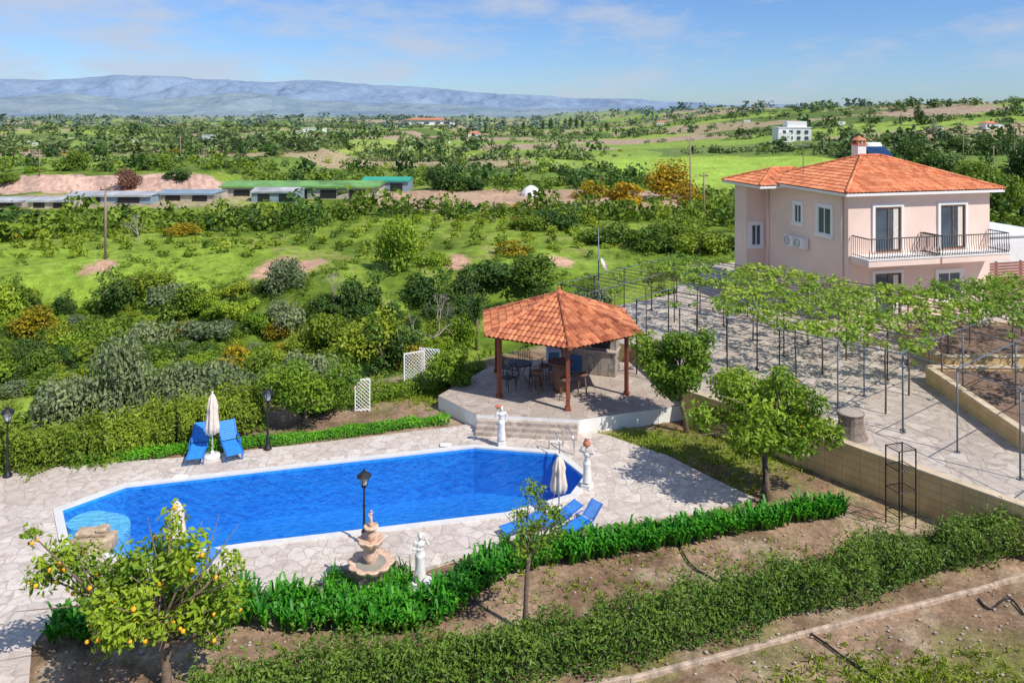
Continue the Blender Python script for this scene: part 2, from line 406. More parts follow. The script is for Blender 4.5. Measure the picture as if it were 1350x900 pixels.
cut=(np.abs(Y-148+(n1-.5)*8)<3.6)&(X<-52)&(Y>140); C[cut]=C[cut]*0+np.array([.60,.40,.31])*(0.65+.7*n5[cut])[:,None]
far=ss(150,190,Y)
cx=np.floor(X/75+ .6*vn(X/60,Y/60,4)+Y/300); cy=np.floor(Y/55+.5*vn(X/70,Y/70,8))
hh=_h(cx,cy,5)
pal=np.array([[.17,.26,.05],[.26,.38,.07],[.18,.25,.07],[.34,.42,.10],[.42,.34,.20],[.13,.20,.05],[.30,.42,.08],[.44,.33,.23]])
fc=pal[(hh*7.99).astype(int)]
C=C*(1-far[:,None])+fc*far[:,None]
fld=ss(.35,.5,np.exp(-(((X-62)/36)**4+((Y-205)/56)**4))); C=lerp(C,(.36,.52,.08),fld)
C=lerp(C,(.27,.36,.30),ss(400,3500,Y)*.75)  # distance haze painted into the far ground colour
ins=1-ss(-.3,1.5,t)
soil=np.tile(np.array([.37,.25,.16]),(len(X),1)); soil=lerp(soil,(.26,.17,.105),ss(.4,.62,n2)); soil=lerp(soil,(.47,.365,.25),ss(.56,.72,n5)*.7)
soil=lerp(soil,(.22,.24,.06),ss(.55,.7,fbm(X*.8,Y*.8,77))*.45)
for (u,v,sx,sy) in ((900,590,2.8,2.0),(1000,600,2.4,1.6),(830,575,2,1),(1200,905,3.2,.9),(1330,880,2.,.8),(550,520,3,1.3),(960,640,1.2,1)):
    q=G(u,v); g_=np.exp(-(((X-q[0])/sx)**2+((Y-q[1])/sy)**2)); soil=lerp(soil,(.20,.26,.04),ss(.38,.85,g_*(.1+1.45*n5))*.75)
C=C*(1-ins[:,None])+soil*ins[:,None]
m,N,L,b=newmat('ground_soil_and_grass')
a=N.new('ShaderNodeAttribute'); a.attribute_name='Col'
c=a.outputs['Color']
for sc,lo,hi in((.12,.8,1.2),(1.1,.6,1.25),(9.,.6,1.3)):
    c=mixc(N,L,1.0,c,mrange(N,L,noise(N,L,sc,4,None,.65),.3,.7,lo,hi),'MULTIPLY')
L.new(c,b.inputs['Base Color']); b.inputs['Roughness'].default_value=.95; b.inputs['Specular IOR Level'].default_value=.1
bump(N,L,b,noise(N,L,7.,5,None,.7),.8,.06); mt['ground']=m
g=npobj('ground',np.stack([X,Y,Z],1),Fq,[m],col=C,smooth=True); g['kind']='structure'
def ridgeline(name,xs,ys,r0,rc,r1,seed,ca,cb,rough,amp,nf=1.0):
    az=np.radians(np.linspace(-58,58,760)); rm=np.linspace(r0,r1,90)
    uu=675+F*np.tan(az)
    yt=np.interp(uu,xs,ys)+rough*(fbm(uu/80,uu*0,seed,5)-.5)
    AA,RM=np.meshgrid(az,rm); YT=np.tile(yt,(len(rm),1))
    crest=H-(RM*0+rc)*np.cos(AA)*(YT-150)/F
    xx=RM*np.sin(AA);yy=RM*np.cos(AA)
    prof=np.where(RM<rc,(ss(r0,rc,RM))**.9,1-ss(rc,r1,RM)*.8)
    rid=1-np.abs(fbm(xx/520*nf,yy/900*nf,seed+10,5)*2-1)*3.0
    er=1-(1-rid)*amp*np.sin(np.clip((RM-r0)/(rc-r0),0,1)*math.pi)
    zz=-8+(crest+8)*prof*er
    I=np.arange(zz.size).reshape(zz.shape)
    Fq=np.stack([I[:-1,:-1],I[1:,:-1],I[1:,1:],I[:-1,1:]],-1).reshape(-1,4)[:, ::-1]
    m,N,L,b=newmat('haze_tinted_slopes_'+name)  # blue distance haze is mixed into the slope colours
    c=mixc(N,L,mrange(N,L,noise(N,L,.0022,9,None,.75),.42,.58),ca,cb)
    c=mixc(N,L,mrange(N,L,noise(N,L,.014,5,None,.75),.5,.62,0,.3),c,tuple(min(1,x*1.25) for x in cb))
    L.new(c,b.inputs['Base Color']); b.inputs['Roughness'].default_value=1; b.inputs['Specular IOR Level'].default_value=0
    bump(N,L,b,noise(N,L,.003,8,None,.65),.4,200.)
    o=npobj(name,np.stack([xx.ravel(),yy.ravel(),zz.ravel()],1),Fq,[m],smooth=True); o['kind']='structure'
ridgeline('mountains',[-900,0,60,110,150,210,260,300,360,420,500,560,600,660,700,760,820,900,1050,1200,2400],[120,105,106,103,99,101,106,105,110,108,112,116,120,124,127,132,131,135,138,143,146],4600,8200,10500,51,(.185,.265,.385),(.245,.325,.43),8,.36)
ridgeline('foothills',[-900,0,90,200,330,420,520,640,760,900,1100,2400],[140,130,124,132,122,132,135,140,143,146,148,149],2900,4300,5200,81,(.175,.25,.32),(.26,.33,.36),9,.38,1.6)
# ---------------------------------------------------------------- deck & pool
outer=[(-320,628),(0,620),(245,602),(420,583),(590,563),(622,558),(760,566),(800,573),(880,600),(940,630),(997,657),(920,675),(840,686),(760,697),(690,714),(640,727),(600,737),(565,748),(545,765),(520,760),(488,752),(455,757),(425,768),(330,778),(200,802),(60,828),(42,850),(38,900),(30,1050),(-700,1050)]
outerw=[G(u,v) for u,v in outer]
def sheet(name,outer,hole,z,mats,skirt=.3):
    pts=[Vector((p[0],p[1],0)) for p in outer]; ls=[pts]
    if hole: ls.append([Vector((p[0],p[1],0)) for p in hole])
    tri=tessellate_polygon(ls); allp=[p for l in ls for p in l]
    mb=MB(); mb.add([(p.x,p.y,z) for p in allp],[tuple(t) for t in tri],0)
    n=len(outer)
    mb.add([(p[0],p[1],z-.002) for p in outer]+[(p[0],p[1],z-skirt) for p in outer],[(i,(i+1)%n,n+(i+1)%n,n+i) for i in range(n)],len(mats)-1)
    o=mb.obj(name,mats,up=True); o['kind']='structure'; return o
sheet('pool_deck',outerw,pool_o,0.0,[mt['deck']])
mb=MB(); n=len(poolpoly)
V=[(p[0],p[1],.03) for p in pool_o]+[(p[0],p[1],.03) for p in poolpoly]+[(p[0],p[1],-.02) for p in poolpoly]+[(p[0],p[1],-.02) for p in pool_o]
Fs=[]
for i in range(n):
    j=(i+1)%n; Fs+=[(i,j,n+j,n+i),(n+i,n+j,2*n+j,2*n+i),(3*n+i,3*n+j,j,i)]
mb.add(V,Fs,0)
V=[(p[0],p[1],-.021) for p in poolpoly]+[(p[0],p[1],-1.4) for p in poolpoly]
mb.add(V,[(i,(i+1)%n,n+(i+1)%n,n+i) for i in range(n)],1)
tri=tessellate_polygon([[Vector((p[0],p[1],0)) for p in poolpoly]])
mb.add([(p[0],p[1],-1.4) for p in poolpoly],[tuple(t) for t in tri],1)
basin=mb.obj('swimming_pool',[mt['coping'],mt['pool']],None,up=True,label='blue mosaic swimming pool with white coping in stone deck',cat='swimming pool')
mb=MB(); c=G(116,676)
for k,(r,z) in enumerate(((1.0,-.5),(.74,-.34),(.48,-.18))):
    pts=[]
    for j in range(48):
        a=2*math.pi*j/48; q=1.0
        while q>.02 and not inpoly([c[0]+r*q*math.cos(a)],[c[1]+r*q*math.sin(a)],offset(poolpoly,-.012*(k+1)))[0]: q-=.02
        pts.append((c[0]+r*q*math.cos(a),c[1]+r*q*math.sin(a)))
    mb.prism(pts,-1.38,z)
mb.obj('pool_steps',[mt['aqua']],basin,up=True)
w=MB(); w.add([(p[0],p[1],-.1) for p in poolpoly],[tuple(t) for t in tri],0)
o=w.obj('pool_water',[mt['water']],up=True); o['kind']='structure'
for (u,v) in ((238,634),(588,592)):
    mb=MB(); q=G(u,v-4); mb.box((q[0],q[1],.045),(.35,.22,.03)); mb.box((q[0],q[1]-.05,.064),(.2,.06,.01)); mb.obj('pool_skimmer_cover',[mt['white']],basin)
q=G(742,597); lad=empty('pool_ladder',(q[0],q[1],0),math.radians(25),'stainless steel pool ladder with curved handrails at pool corner','pool ladder')
for s_ in(-.25,.25):
    pts=[(s_,.45,0),(s_,.42,.4),(s_,.3,.6),(s_,.1,.66),(s_,-.12,.58),(s_,-.25,.4),(s_,-.27,-.9)]
    MB().tube(pts,.022,8).obj('handrail',[mt['chrome']],lad,True)
for z in(-.3,-.6): MB().box((0,-.27,z),(.5,.09,.03)).obj('ladder_step',[mt['chrome']],lad)
q=G(124,724); r_=empty('stone_cascade',(q[0],q[1],0),.1,'tan stone cascade block on the pool edge','stone block')
mb=MB(); mb.box((0,0,.17),(.95,.45,.34)); mb.box((-.05,.05,.4),(.7,.34,.12)); mb.box((.2,0,.5),(.26,.28,.1)); mb.obj('stone_block',[mt['tanstone']],r_,bev=.04)
# ---------------------------------------------------------------- terrace, walls
tp=[G(1075,572,1),W(12.45,16.6),W(14.4,14.1),W(15,6),W(48,6),W(50,55),W(11.2,47),W(9,39),W(2.2,34.0),W(3.6,30.5),W(5.2,29.6),W(5.9,26.0),W(6.3,24.0)]
sheet('upper_terrace',tp,None,1.0,[mt['terr'],mt['blockwall']],9.)
capm=M('wall_cap_concrete',(.62,.50,.34),.85,0,.25,3.)
def wallrun(pts,z0,z1,w,name,label,mat='blockwall',cap=.06):
    root=empty(name,(pts[0][0],pts[0][1],0),0,label,'wall'); ox,oy=pts[0][:2]
    mb=MB(); mc=MB()
    for a,b_ in zip(pts[:-1],pts[1:]):
        dx=b_[0]-a[0];dy=b_[1]-a[1];l=math.hypot(dx,dy);an=math.atan2(dy,dx)
        mb.box(((a[0]+b_[0])/2-ox,(a[1]+b_[1])/2-oy,(z0+z1)/2),(l,w,z1-z0),an); mc.box(((a[0]+b_[0])/2-ox,(a[1]+b_[1])/2-oy,z1+cap/2+.001),(l+.02,w+.05,cap),an)
    mb.obj('wall_body',[mt[mat]],root); mc.obj('wall_cap',[capm],root,bev=.01); return root
wallrun([W(6.25,24.05),W(9.25,20.65),W(12.4,16.62),W(14.35,14.1),W(15.6,11.5)],-.4,1.06,.22,'retaining_wall','tan plastered retaining wall holding the paved upper terrace')
def bed(pts,z0,z1,name,label):
    wallrun(pts+[pts[0]],z0,z1,.2,name,label)
    mb=MB(); mb.prism(offset(pts,-.12),z0,z1-.08); o=mb.obj('planting_bed_soil',[mt['soil']]); o['kind']='structure'
bed([W(15.0,19.2),W(15.3,25.2),W(21.5,25.2),W(21.5,19.2)],.95,1.5,'raised_bed_wall','low tan wall around a raised planting bed on the terrace')
bed([W(16.5,26.6),W(17.2,31.0),W(24,31.6),W(24,26.6)],.95,1.45,'raised_bed_wall','low tan wall around a raised bed near the pink house')
cpts=[G(760,907),G(830,894),G(930,869),G(1050,837),G(1180,804),G(1310,771),G(1400,745)]
mb=MB(); rk_=random.Random(2)
for a,b_ in zip(cpts[:-1],cpts[1:]):
    l=math.hypot(b_[0]-a[0],b_[1]-a[1]); k=max(1,int(l/2.2)); an=math.atan2(b_[1]-a[1],b_[0]-a[0])
    for i in range(k):
        f=(i+.5)/k; mb.box((a[0]+(b_[0]-a[0])*f,a[1]+(b_[1]-a[1])*f+rk_.uniform(-.01,.01),rk_.uniform(-.035,-.015)),(l/k+.01,.09,.13),an+rk_.uniform(-.01,.01))
mb.obj('concrete_kerb',[M('pale_concrete',(.50,.38,.28),.9,0,.5,5.,.5,.04)],None,bev=.02,label='low pale concrete kerb beside the hedge',cat='kerb')
# ---------------------------------------------------------------- gazebo
FZ=.45
gp=[G(578,521,FZ),G(628,546,FZ),G(764,553,FZ),G(902,534,FZ),G(905,505,FZ),G(850,478,FZ),G(700,474,FZ),G(640,486,FZ)]
sheet('gazebo_platform',gp,None,FZ,[mt['gfloor'],mt['white']],.9)
sa=Vector(G(630,546.2,FZ)); sb=Vector(G(762,552.8,FZ)); sd=(sb-sa); sl=sd.length; san=math.atan2(sd.y,sd.x)
st=empty('garden_steps',((sa.x+sb.x)/2,(sa.y+sb.y)/2,0),san,'wide stone steps up to the gazebo platform','steps')
for i in range(3):
    top=FZ-.112*(i+1)
    MB().box((.0,-.10-.2*i,top/2-.05),(sl-.004*i,.2,top+.1)).obj('step',[mt['gfloor']],st,bev=.01)
gc=(1.74,28.3); gz=empty('gazebo',(gc[0],gc[1],FZ),math.radians(3),'hexagonal gazebo with red timber posts and terracotta tile roof','gazebo')
def hexp(r,k): a=math.radians(-90+60*k); return (r*math.cos(a),r*math.sin(a))
for k in range(6):
    x,y=hexp(2.6,k)
    mb=MB(); mb.box((0,0,1.14),(.13,.13,2.28)); mb.box((0,0,.06),(.19,.19,.12)); mb.box((0,0,2.18),(.2,.2,.1))
    p=mb.obj('post',[mt['wood']],gz,bev=.008); p.location=(x,y,0); p.rotation_euler=(0,0,math.radians(-90+60*k))
EZ=2.20; AP=(0,0,3.30)
bm_=MB()
for k in range(6):
    a=hexp(2.6,k);b_=hexp(2.6,k+1); bm_.box(((a[0]+b_[0])/2,(a[1]+b_[1])/2,2.25),(2.6,.1,.16),math.atan2(b_[1]-a[1],b_[0]-a[0]))
    a=hexp(3.0,k); bm_.tube([(a[0],a[1],EZ-.03),(0,0,3.18)],.05,4)
    for s_ in(.25,.5,.75):
        a=hexp(2.95,k);b_=hexp(2.95,k+1); e=(a[0]*(1-s_)+b_[0]*s_,a[1]*(1-s_)+b_[1]*s_); bm_.tube([(e[0],e[1],EZ-.03),(e[0]*.3,e[1]*.3,2.86)],.03,4)
bm_.obj('roof_beams',[mt['wood']],gz)
def roof_face(mb,A,B,Cc,D,pitch=.22,row=.34,amp=.045,seed=0,ns=6):
    A,B,Cc,D=map(Vector,(A,B,Cc,D)); ex=(B-A); Lx=ex.length; ex.normalize()
    q=D-A; es=(q-ex*q.dot(ex)); Ls=es.length; es.normalize(); nn=ex.cross(es).normalized()
    if nn.z<0: nn=-nn
    o1=q.dot(ex); o2=(Cc-B).dot(ex)
    S=np.arange(0,Lx+pitch/ns,pitch/ns); S[-1]=Lx
    nrow=max(1,int(math.ceil(Ls/row))); Vv=[];Ts=[];lv=[]
    for k in range(nrow):
        lv.append((k*Ls/nrow,.03,k)); lv.append(((k+1)*Ls/nrow-.004,.0,k))
    lv.append((Ls,0,nrow-1))
    rs=np.random.RandomState(seed); TT=rs.rand(400,60)
    for (v_,dd,k) in lv:
        f=v_/Ls; lo=o1*f; hi=Lx+o2*f
        for s_ in S:
            sc_=min(max(s_,lo),hi); a=amp*(.5+.5*math.cos(2*math.pi*s_/pitch))**.7
            p=A+ex*sc_+es*v_+nn*(a+dd); Vv.append(p); Ts.append(float(TT[int(s_/pitch+.5)%400,k%60]))
    m_=len(S); Fs=[(i*m_+j,i*m_+j+1,(i+1)*m_+j+1,(i+1)*m_+j) for i in range(len(lv)-1) for j in range(m_-1)]
    mb.add(Vv,Fs,0,Ts)
def ridge(mb,a,b_,r=.09,seg=.32):
    a=Vector(a);b_=Vector(b_);l=(b_-a).length;n=max(1,int(l/seg)); 
    for i in range(n):
        p=a.lerp(b_,i/n);q=a.lerp(b_,(i+1)/n+.01); V,Fs=tube_np([p,q],[r,r*.82],8); mb.add(V,Fs+[tuple(range(8))],0,R.random())
rf=MB()
for k in range(6):
    a=hexp(3.19,k);b_=hexp(3.19,k+1)
    roof_face(rf,(*a,EZ),(*b_,EZ),AP,AP,seed=k,amp=.05,pitch=.18,row=.3)
    ridge(rf,(a[0],a[1],EZ+.05),(0,0,3.35),.08,.3)
rf.lathe([(.18,3.28),(.15,3.38),(.08,3.44),(.05,3.50),(.07,3.54),(.01,3.58)],12)
rf.obj('tiled_roof',[mt['roof']],gz,False)
un=MB(); V=[(*hexp(3.14,k),EZ-.01) for k in range(6)]+[(0,0,3.24)]
un.add(V,[(i,(i+1)%6,6) for i in range(6)]); un.obj('roof_lining',[mt['wood']],gz)
bq=empty('stone_barbecue',(gc[0]+1.3,gc[1]+1.3,FZ),math.radians(-18),'rough stone built barbecue with arched opening under gazebo','barbecue')
mb=MB(); mb.box((0,0,.45),(2.1,.8,.9)); mb.box((.45,.1,1.4),(1.2,.62,1.0)); mb.box((.45,.1,2.0),(.6,.5,.2)); mb.obj('masonry_body',[mt['stonework']],bq,bev=.03)
MB().box((0,-.02,.93),(2.2,.9,.06)).obj('worktop',[M('worktop_stone',(.5,.42,.36),.6)],bq,bev=.01)
mb=MB(); pts=[(-.35,0),(.35,0),(.35,.35)]+[(.35*math.cos(a),.35+.22*math.sin(a)) for a in np.linspace(.2,math.pi-.2,8)]+[(-.35,.35)]
mb.add([(x+.45,-.215,z+1.0) for x,z in pts],[tuple(range(len(pts)))]); mb.obj('fire_opening',[mt['black']],bq)
MB().box((-.55,-.42,.4),(.6,.03,.6)).obj('cupboard_door',[M('blue_door',(.06,.16,.35),.6)],bq)
cd=empty('white_cabinet',(gc[0]-.15,gc[1]+1.3,FZ),.1,'small white cabinet with blue top under the gazebo','cabinet')
MB().box((0,0,.45),(.5,.45,.9)).obj('cabinet_body',[M('pale_blue_cabinet',(.5,.6,.7),.6)],cd,bev=.02); MB().box((0,-.235,.45),(.4,.02,.7)).obj('cabinet_door',[M('slate_blue_panel',(.10,.2,.34),.6)],cd)
bt=empty('barrel_table',(gc[0]+.0,gc[1]-.75,FZ),0,'wooden barrel bar table on gazebo floor','table')
MB().lathe([(.24,0),(.31,.3),(.33,.5),(.31,.72),(.25,1.0)],18).obj('barrel',[mt['brownwood']],bt,True); MB().lathe([(.45,1.0),(.47,1.02),(.46,1.05)],22).obj('table_top',[mt['brownwood']],bt)
for (dx,dy) in((-.85,-.5),(.1,-1.55),(.75,-.9),(-.55,.35)):
    s_=empty('bar_stool',(gc[0]+dx,gc[1]-.5+dy*.75,FZ),R.random()*3,'round wooden bar stool with four splayed legs','stool',group='bar stools around the barrel table')
    MB().lathe([(.18,.68),(.2,.7),(.2,.75),(.17,.77)],16).obj('seat',[mt['brownwood']],s_,True)
    for k in range(4):
        a=math.pi/4+k*math.pi/2; MB().tube([(.13*math.cos(a),.13*math.sin(a),.69),(.22*math.cos(a),.22*math.sin(a),0)],.02,6).obj('leg',[mt['brownwood']],s_)
    rg=MB(); rg.tube([(.19*math.cos(a),.19*math.sin(a),.28) for a in np.linspace(0,2*math.pi,13)],.012,5,cap=False); rg.obj('foot_ring',[mt['black']],s_)
def ironchair(x,y,rot):
    s_=empty('iron_chair',(x,y,FZ),rot,'black wrought iron garden chair with scrolled back','chair',group='wrought iron chairs under the gazebo')
    MB().box((0,0,.45),(.46,.44,.03)).obj('seat',[mt['black']],s_,bev=.01)
    for a,b_ in((-.2,-.19),(.2,-.19),(-.2,.19),(.2,.19)): MB().tube([(a,b_,.45),(a*1.1,b_*1.15,0)],.014,6).obj('leg',[mt['black']],s_)
    mb=MB(); mb.tube([(-.21,.2,.45),(-.22,.26,.85),(-.12,.28,1.0),(.12,.28,1.0),(.22,.26,.85),(.21,.2,.45)],.014,6)
    for k in range(5): mb.tube([(-.14+.07*k,.2,.45),(-.14+.07*k,.27,.98)],.008,4)
    for k in(-1,1): mb.tube([(k*.07+.05*math.cos(a),.24,.7+.07*math.sin(a)) for a in np.linspace(0,6.28,10)],.007,4)
    mb.obj('backrest',[mt['black']],s_)
    for k in(-1,1): MB().tube([(k*.22,.22,.68),(k*.25,-.15,.66),(k*.22,-.2,.45)],.012,5).obj('armrest',[mt['black']],s_)
ironchair(gc[0]-1.9,gc[1]-.7,.9+math.pi); ironchair(gc[0]-1.25,gc[1]+.75,.1); ironchair(gc[0]-2.0,gc[1]+.45,1.0); ironchair(gc[0]-.9,gc[1]-.4,-1.6)
tb=empty('iron_table',(gc[0]-1.45,gc[1]+.0,FZ),0,'round black wrought iron garden table','table')
MB().lathe([(.42,.71),(.44,.72),(.44,.74),(.42,.75)],24).obj('table_top',[mt['black']],tb)
for k in range(3):
    a=k*2.094; MB().tube([(.3*math.cos(a),.3*math.sin(a),.71),(.08*math.cos(a),.08*math.sin(a),.35),(.32*math.cos(a),.32*math.sin(a),0)],.015,6).obj('leg',[mt['black']],tb,True)
# ---------------------------------------------------------------- house
HL=(15.2,34.6,1.0); HR=math.radians(14)
hs=empty('pink_villa',HL,HR,'two storey pink stucco villa with orange tiled hip roof','house')
mb=MB(); mb.box((3.9,3.35,2.87),(7.8,6.7,5.75)); mb.obj('main_wall',[mt['pink']],hs)
mb=MB(); mb.box((1.,7.3,2.82),(4.2,1.19,5.64)); mb.obj('wing_wall',[mt['pink']],hs)
def hip(x0,x1,y0,y1,z,rise,name,seed):
    mb=MB(); D=(y1-y0)/2 ; Wd=x1-x0
    if Wd>=y1-y0:
        r0=(x0+D,(y0+y1)/2,z+rise); r1=(x1-D,(y0+y1)/2,z+rise)
    else:
        D=Wd/2; r0=((x0+x1)/2,y0+D,z+rise); r1=((x0+x1)/2,y1-D,z+rise)
    c=[(x0,y0,z),(x1,y0,z),(x1,y1,z),(x0,y1,z)]
    if Wd>=y1-y0: fs=[(c[0],c[1],r1,r0),(c[1],c[2],r1,r1),(c[2],c[3],r0,r1),(c[3],c[0],r0,r0)]; hp=[(c[0],r0),(c[1],r1),(c[2],r1),(c[3],r0),(r0,r1)]
    else: fs=[(c[0],c[1],r0,r0),(c[1],c[2],r1,r0),(c[2],c[3],r1,r1),(c[3],c[0],r0,r1)]; hp=[(c[0],r0),(c[1],r0),(c[2],r1),(c[3],r1),(r0,r1)]
    for i,f in enumerate(fs): roof_face(mb,*f,pitch=.2,row=.34,amp=.04,seed=seed+i,ns=4)
    up=Vector((0,0,.05))
    for a,b_ in hp: ridge(mb,Vector(a)+up,Vector(b_)+up,.08,.35)
    mb.obj(name,[mt['roof2']],hs)
    mb=MB(); mb.box(((x0+x1)/2,(y0+y1)/2,z-.07),(Wd-.04,y1-y0-.04,.12)); mb.obj('soffit',[mt['stucco_white']],hs)
hip(-.45,8.25,-.45,7.15,5.83,1.42,'main_roof',1); hip(-1.55,3.6,4.7,8.5,5.72,.72,'wing_roof',20)
def window(x,y,z,w,h_,face,door=False,nm='window'):
    e=bpy.data.objects.new(nm,None); link(e); e.parent=hs; e.location=(x,y,z); e.rotation_euler=(0,0,0 if face=='f' else math.radians(-90)); e.empty_display_size=.2
    mb=MB(); tw=.14
    mb.box((-w/2-tw/2,-.03,h_/2),(tw,.1,h_)); mb.box((w/2+tw/2,-.03,h_/2),(tw,.1,h_)); mb.box((0,-.03,h_+tw/2),(w+2*tw,.1,tw))
    if not door: mb.box((0,-.05,-tw/2),(w+2*tw+.06,.16,tw))
    mb.obj('surround',[mt['stucco_white']],e,bev=.008)
    MB().box((0,-.005,h_/2),(w-.002,.03,h_-.002)).obj('pane',[mt['glass']],e)
    mb=MB(); k=.06
    for xx in((-w/2+k/2),0,(w/2-k/2)): mb.box((xx,-.035,h_/2),(k if xx else .05,.04,h_-.004))
    for zz in(k/2+.002,h_-k/2-.002): mb.box((0,-.037,zz),(w-.01,.045,k))
    mb.obj('window_frame',[mt['brownwood'] if door else mt['stucco_white']],e)
    if door: 
        MB().box((w*.3,-.03,h_/2),(w*.18,.02,h_*.9)).obj('curtain',[mt['canvas']],e)
window(2.08,0,3.08,1.4,2.05,'f',True,'balcony_door'); window(5.65,0,3.08,1.4,2.05,'f',True,'balcony_door')
window(2.08,0,.1,1.4,2.0,'f',True,'ground_floor_door'); window(5.45,0,.7,1.3,1.3,'f')
window(0,1.63,3.7,1.0,1.3,'l'); window(0,3.7,3.95,.6,.95,'l'); window(-.55,6.7,2.35,.6,1.15,'f')
for x0,x1 in((0.1,3.85),(3.95,7.7)):
    e=bpy.data.objects.new('balcony',None); link(e); e.parent=hs; e.location=((x0+x1)/2,-.61,2.95); w=x1-x0
    MB().box((0,0,-.14),(w,1.2,.28)).obj('balcony_slab',[mt['pink']],e,bev=.01)
    MB().box((0,0,.02),(w+.06,1.26,.035)).obj('balcony_floor',[mt['stucco_white']],e)
    mb=MB(); Hh=.95; y0=-.57;
    def run(a,b_,n):
        mb.tube([(a[0],a[1],Hh),(b_[0],b_[1],Hh)],.028,6); mb.tube([(a[0],a[1],.12),(b_[0],b_[1],.12)],.018,4)
        for k in range(n+1):
            f=k/n; x=a[0]*(1-f)+b_[0]*f; y=a[1]*(1-f)+b_[1]*f
            mb.tube([(x,y,.05),(x,y-.05 if a[1]==b_[1] else y,.3),(x,y,.55),(x,y,Hh)],.015,4)
    run((-w/2+.04,y0),(w/2-.04,y0),int(w/.13)); run((-w/2+.04,y0),(-w/2+.04,.55),9); run((w/2-.04,y0),(w/2-.04,.55),9)
    mb.obj('balcony_railing',[mt['black']],e)
for yy in(3.2,4.05):
    e=bpy.data.objects.new('air_conditioner',None); link(e); e.parent=hs; e.location=(-.2,yy,2.75)
    MB().box((0,0,.28),(.3,.74,.52)).obj('casing',[mt['white']],e,bev=.02)
    mb=MB(); mb.tube([(-.155,.12+.2*math.cos(a),.28+.2*math.sin(a)) for a in np.linspace(0,6.283,17)],.012,4,cap=False)
    for k in range(5): mb.tube([(-.158,-.05+.085*k,.12),(-.158,-.05+.085*k,.44)],.005,4)
    mb.obj('fan_grille',[mt['black']],e)
MB().tube([(-.06,.35,.1),(-.06,.35,5.6)],.05,8).obj('drainpipe',[mt['pink']],hs,True)
MB().tube([(-.06,6.3,.1),(-.06,6.3,5.6)],.05,8).obj('drainpipe',[mt['pink']],hs,True)
e=bpy.data.objects.new('chimney',None); link(e); e.parent=hs; e.location=(3.8,4.1,6.7)
MB().box((0,0,.5),(.5,.5,1.2)).obj('chimney_stack',[mt['white']],e,bev=.01); mb=MB(); mb.box((0,0,1.13),(.62,.62,.07))
for k in range(4): mb.box((.2*(-1)**(k//2),.2*(-1)**k,1.25),(.1,.1,.16))
mb.lathe([(.38,1.33),(.28,1.43),(.12,1.5),(.05,1.56)],8); mb.obj('chimney_cap',[mt['terra']],e)
e=bpy.data.objects.new('solar_water_heater',None); link(e); e.parent=hs; e.location=(5.4,5.2,7.0)
MB().tube([(-.55,0,.65),(.55,0,.65)],.22,14).obj('water_tank',[mt['white']],e,True)
MB().box((0,-.6,.4),(1.3,.8,.06),mat=Matrix.Rotation(math.radians(35),3,'X')).obj('solar_panel',[mt['solar']],e)
mb=MB()
for x in(-.5,.5): mb.tube([(x,.05,-.3),(x,.05,.55)],.025,5); mb.tube([(x,-.9,-.3),(x,-.9,.15)],.025,5); mb.tube([(x,-.9,.12),(x,0,.8)],.02,5)
mb.obj('support_frame',[mt['galv']],e)
mb=MB(); mb.tube([(0,0,-.4),(0,0,1.3)],.018,6)
for k in range(5): mb.tube([(-.25,-.2+.13*k,1.1),(.25,-.2+.13*k,1.1)],.008,4)
mb.tube([(0,-.3,1.1),(0,.4,1.1)],.01,4)
o=mb.obj('roof_antenna',[mt['galv']],hs); o.location=(.6,4.2,6.7)
ax=empty('white_annex',HL,HR,'flat roofed white outbuilding beside the pink villa','building')
mb=MB(); mb.box((11.5,5.6,1.45),(7,5,2.9)); mb.obj('annex_wall',[mt['white']],ax); MB().box((11.5,5.6,2.97),(7.2,5.2,.14)).obj('annex_parapet',[mt['white']],ax,bev=.02)
MB().box((9.9,3.06,1.0),(.95,.06,2.0)).obj('annex_door',[mt['brownwood']],ax)
fe=empty('slatted_fence',HL,HR,'brown horizontally slatted timber fence beside the villa','fence')
mb=MB()
for k in range(14): mb.box((11.0,1.2,.12+k*.14),(6.2,.03,.11))
mb.obj('slats',[M('reddish_fence_slat',(.28,.11,.08),.7)],fe)
for k in range(5): MB().box((8.0+1.5*k,1.26,1.02),(.1,.08,2.04)).obj('fence_post',[mt['brownwood']],fe)
# ---------------------------------------------------------------- pergola
A0=Vector((2.05,31.9)); ea=Vector((.713,-.701)); eb=Vector((.701,.713)); TZ=3.3
pg=empty('vine_pergola',(0,0,0),0,'metal pipe pergola over paved terrace carrying grape vines','pergola')
def pw(a,b_): q=A0+ea*a+eb*b_; return (q.x,q.y)
AN=[0,1.9,3.8,5.7,7.6,9.5,11.4,13.3]; BN=[0,2.2,4.4,6.6,8.8]
def post(x,y,z0,z1,mat,nm='post',r=.024):
    o=MB().tube([(0,0,0),(0,0,z1-z0)],r,8).add(*tube_np([(0,0,0),(0,0,.03)],[.09,.08],8)).obj(nm,[mat],pg,True); o.location=(x,y,z0)
for i,a in enumerate(AN):
    for j,b_ in enumerate(BN):
        if j>0 and i%2==1 : continue
        x,y=pw(a,b_)
        z0=1.0 if inpoly([x],[y],tp)[0] else float(hgt(x,y))
        post(x,y,z0,TZ,mt['galv'] if (i>=6 and j<2) else mt['black'])
mb=MB()
for b_ in BN: mb.tube([(*pw(-.3,b_),TZ),(*pw(13.5,b_),TZ)],.015,6)
for a in AN: mb.tube([(*pw(a,-.2),TZ+.04),(*pw(a,9.0),TZ+.04)],.015,6)
mb.obj('pipe_grid',[mt['galv']],pg)
mb=MB()
for k in range(1,17): mb.tube([(*pw(-.3,k*.55),TZ+.02),(*pw(13.5,k*.55),TZ+.02)],.007,4)
mb.obj('support_wires',[mt['black']],pg)
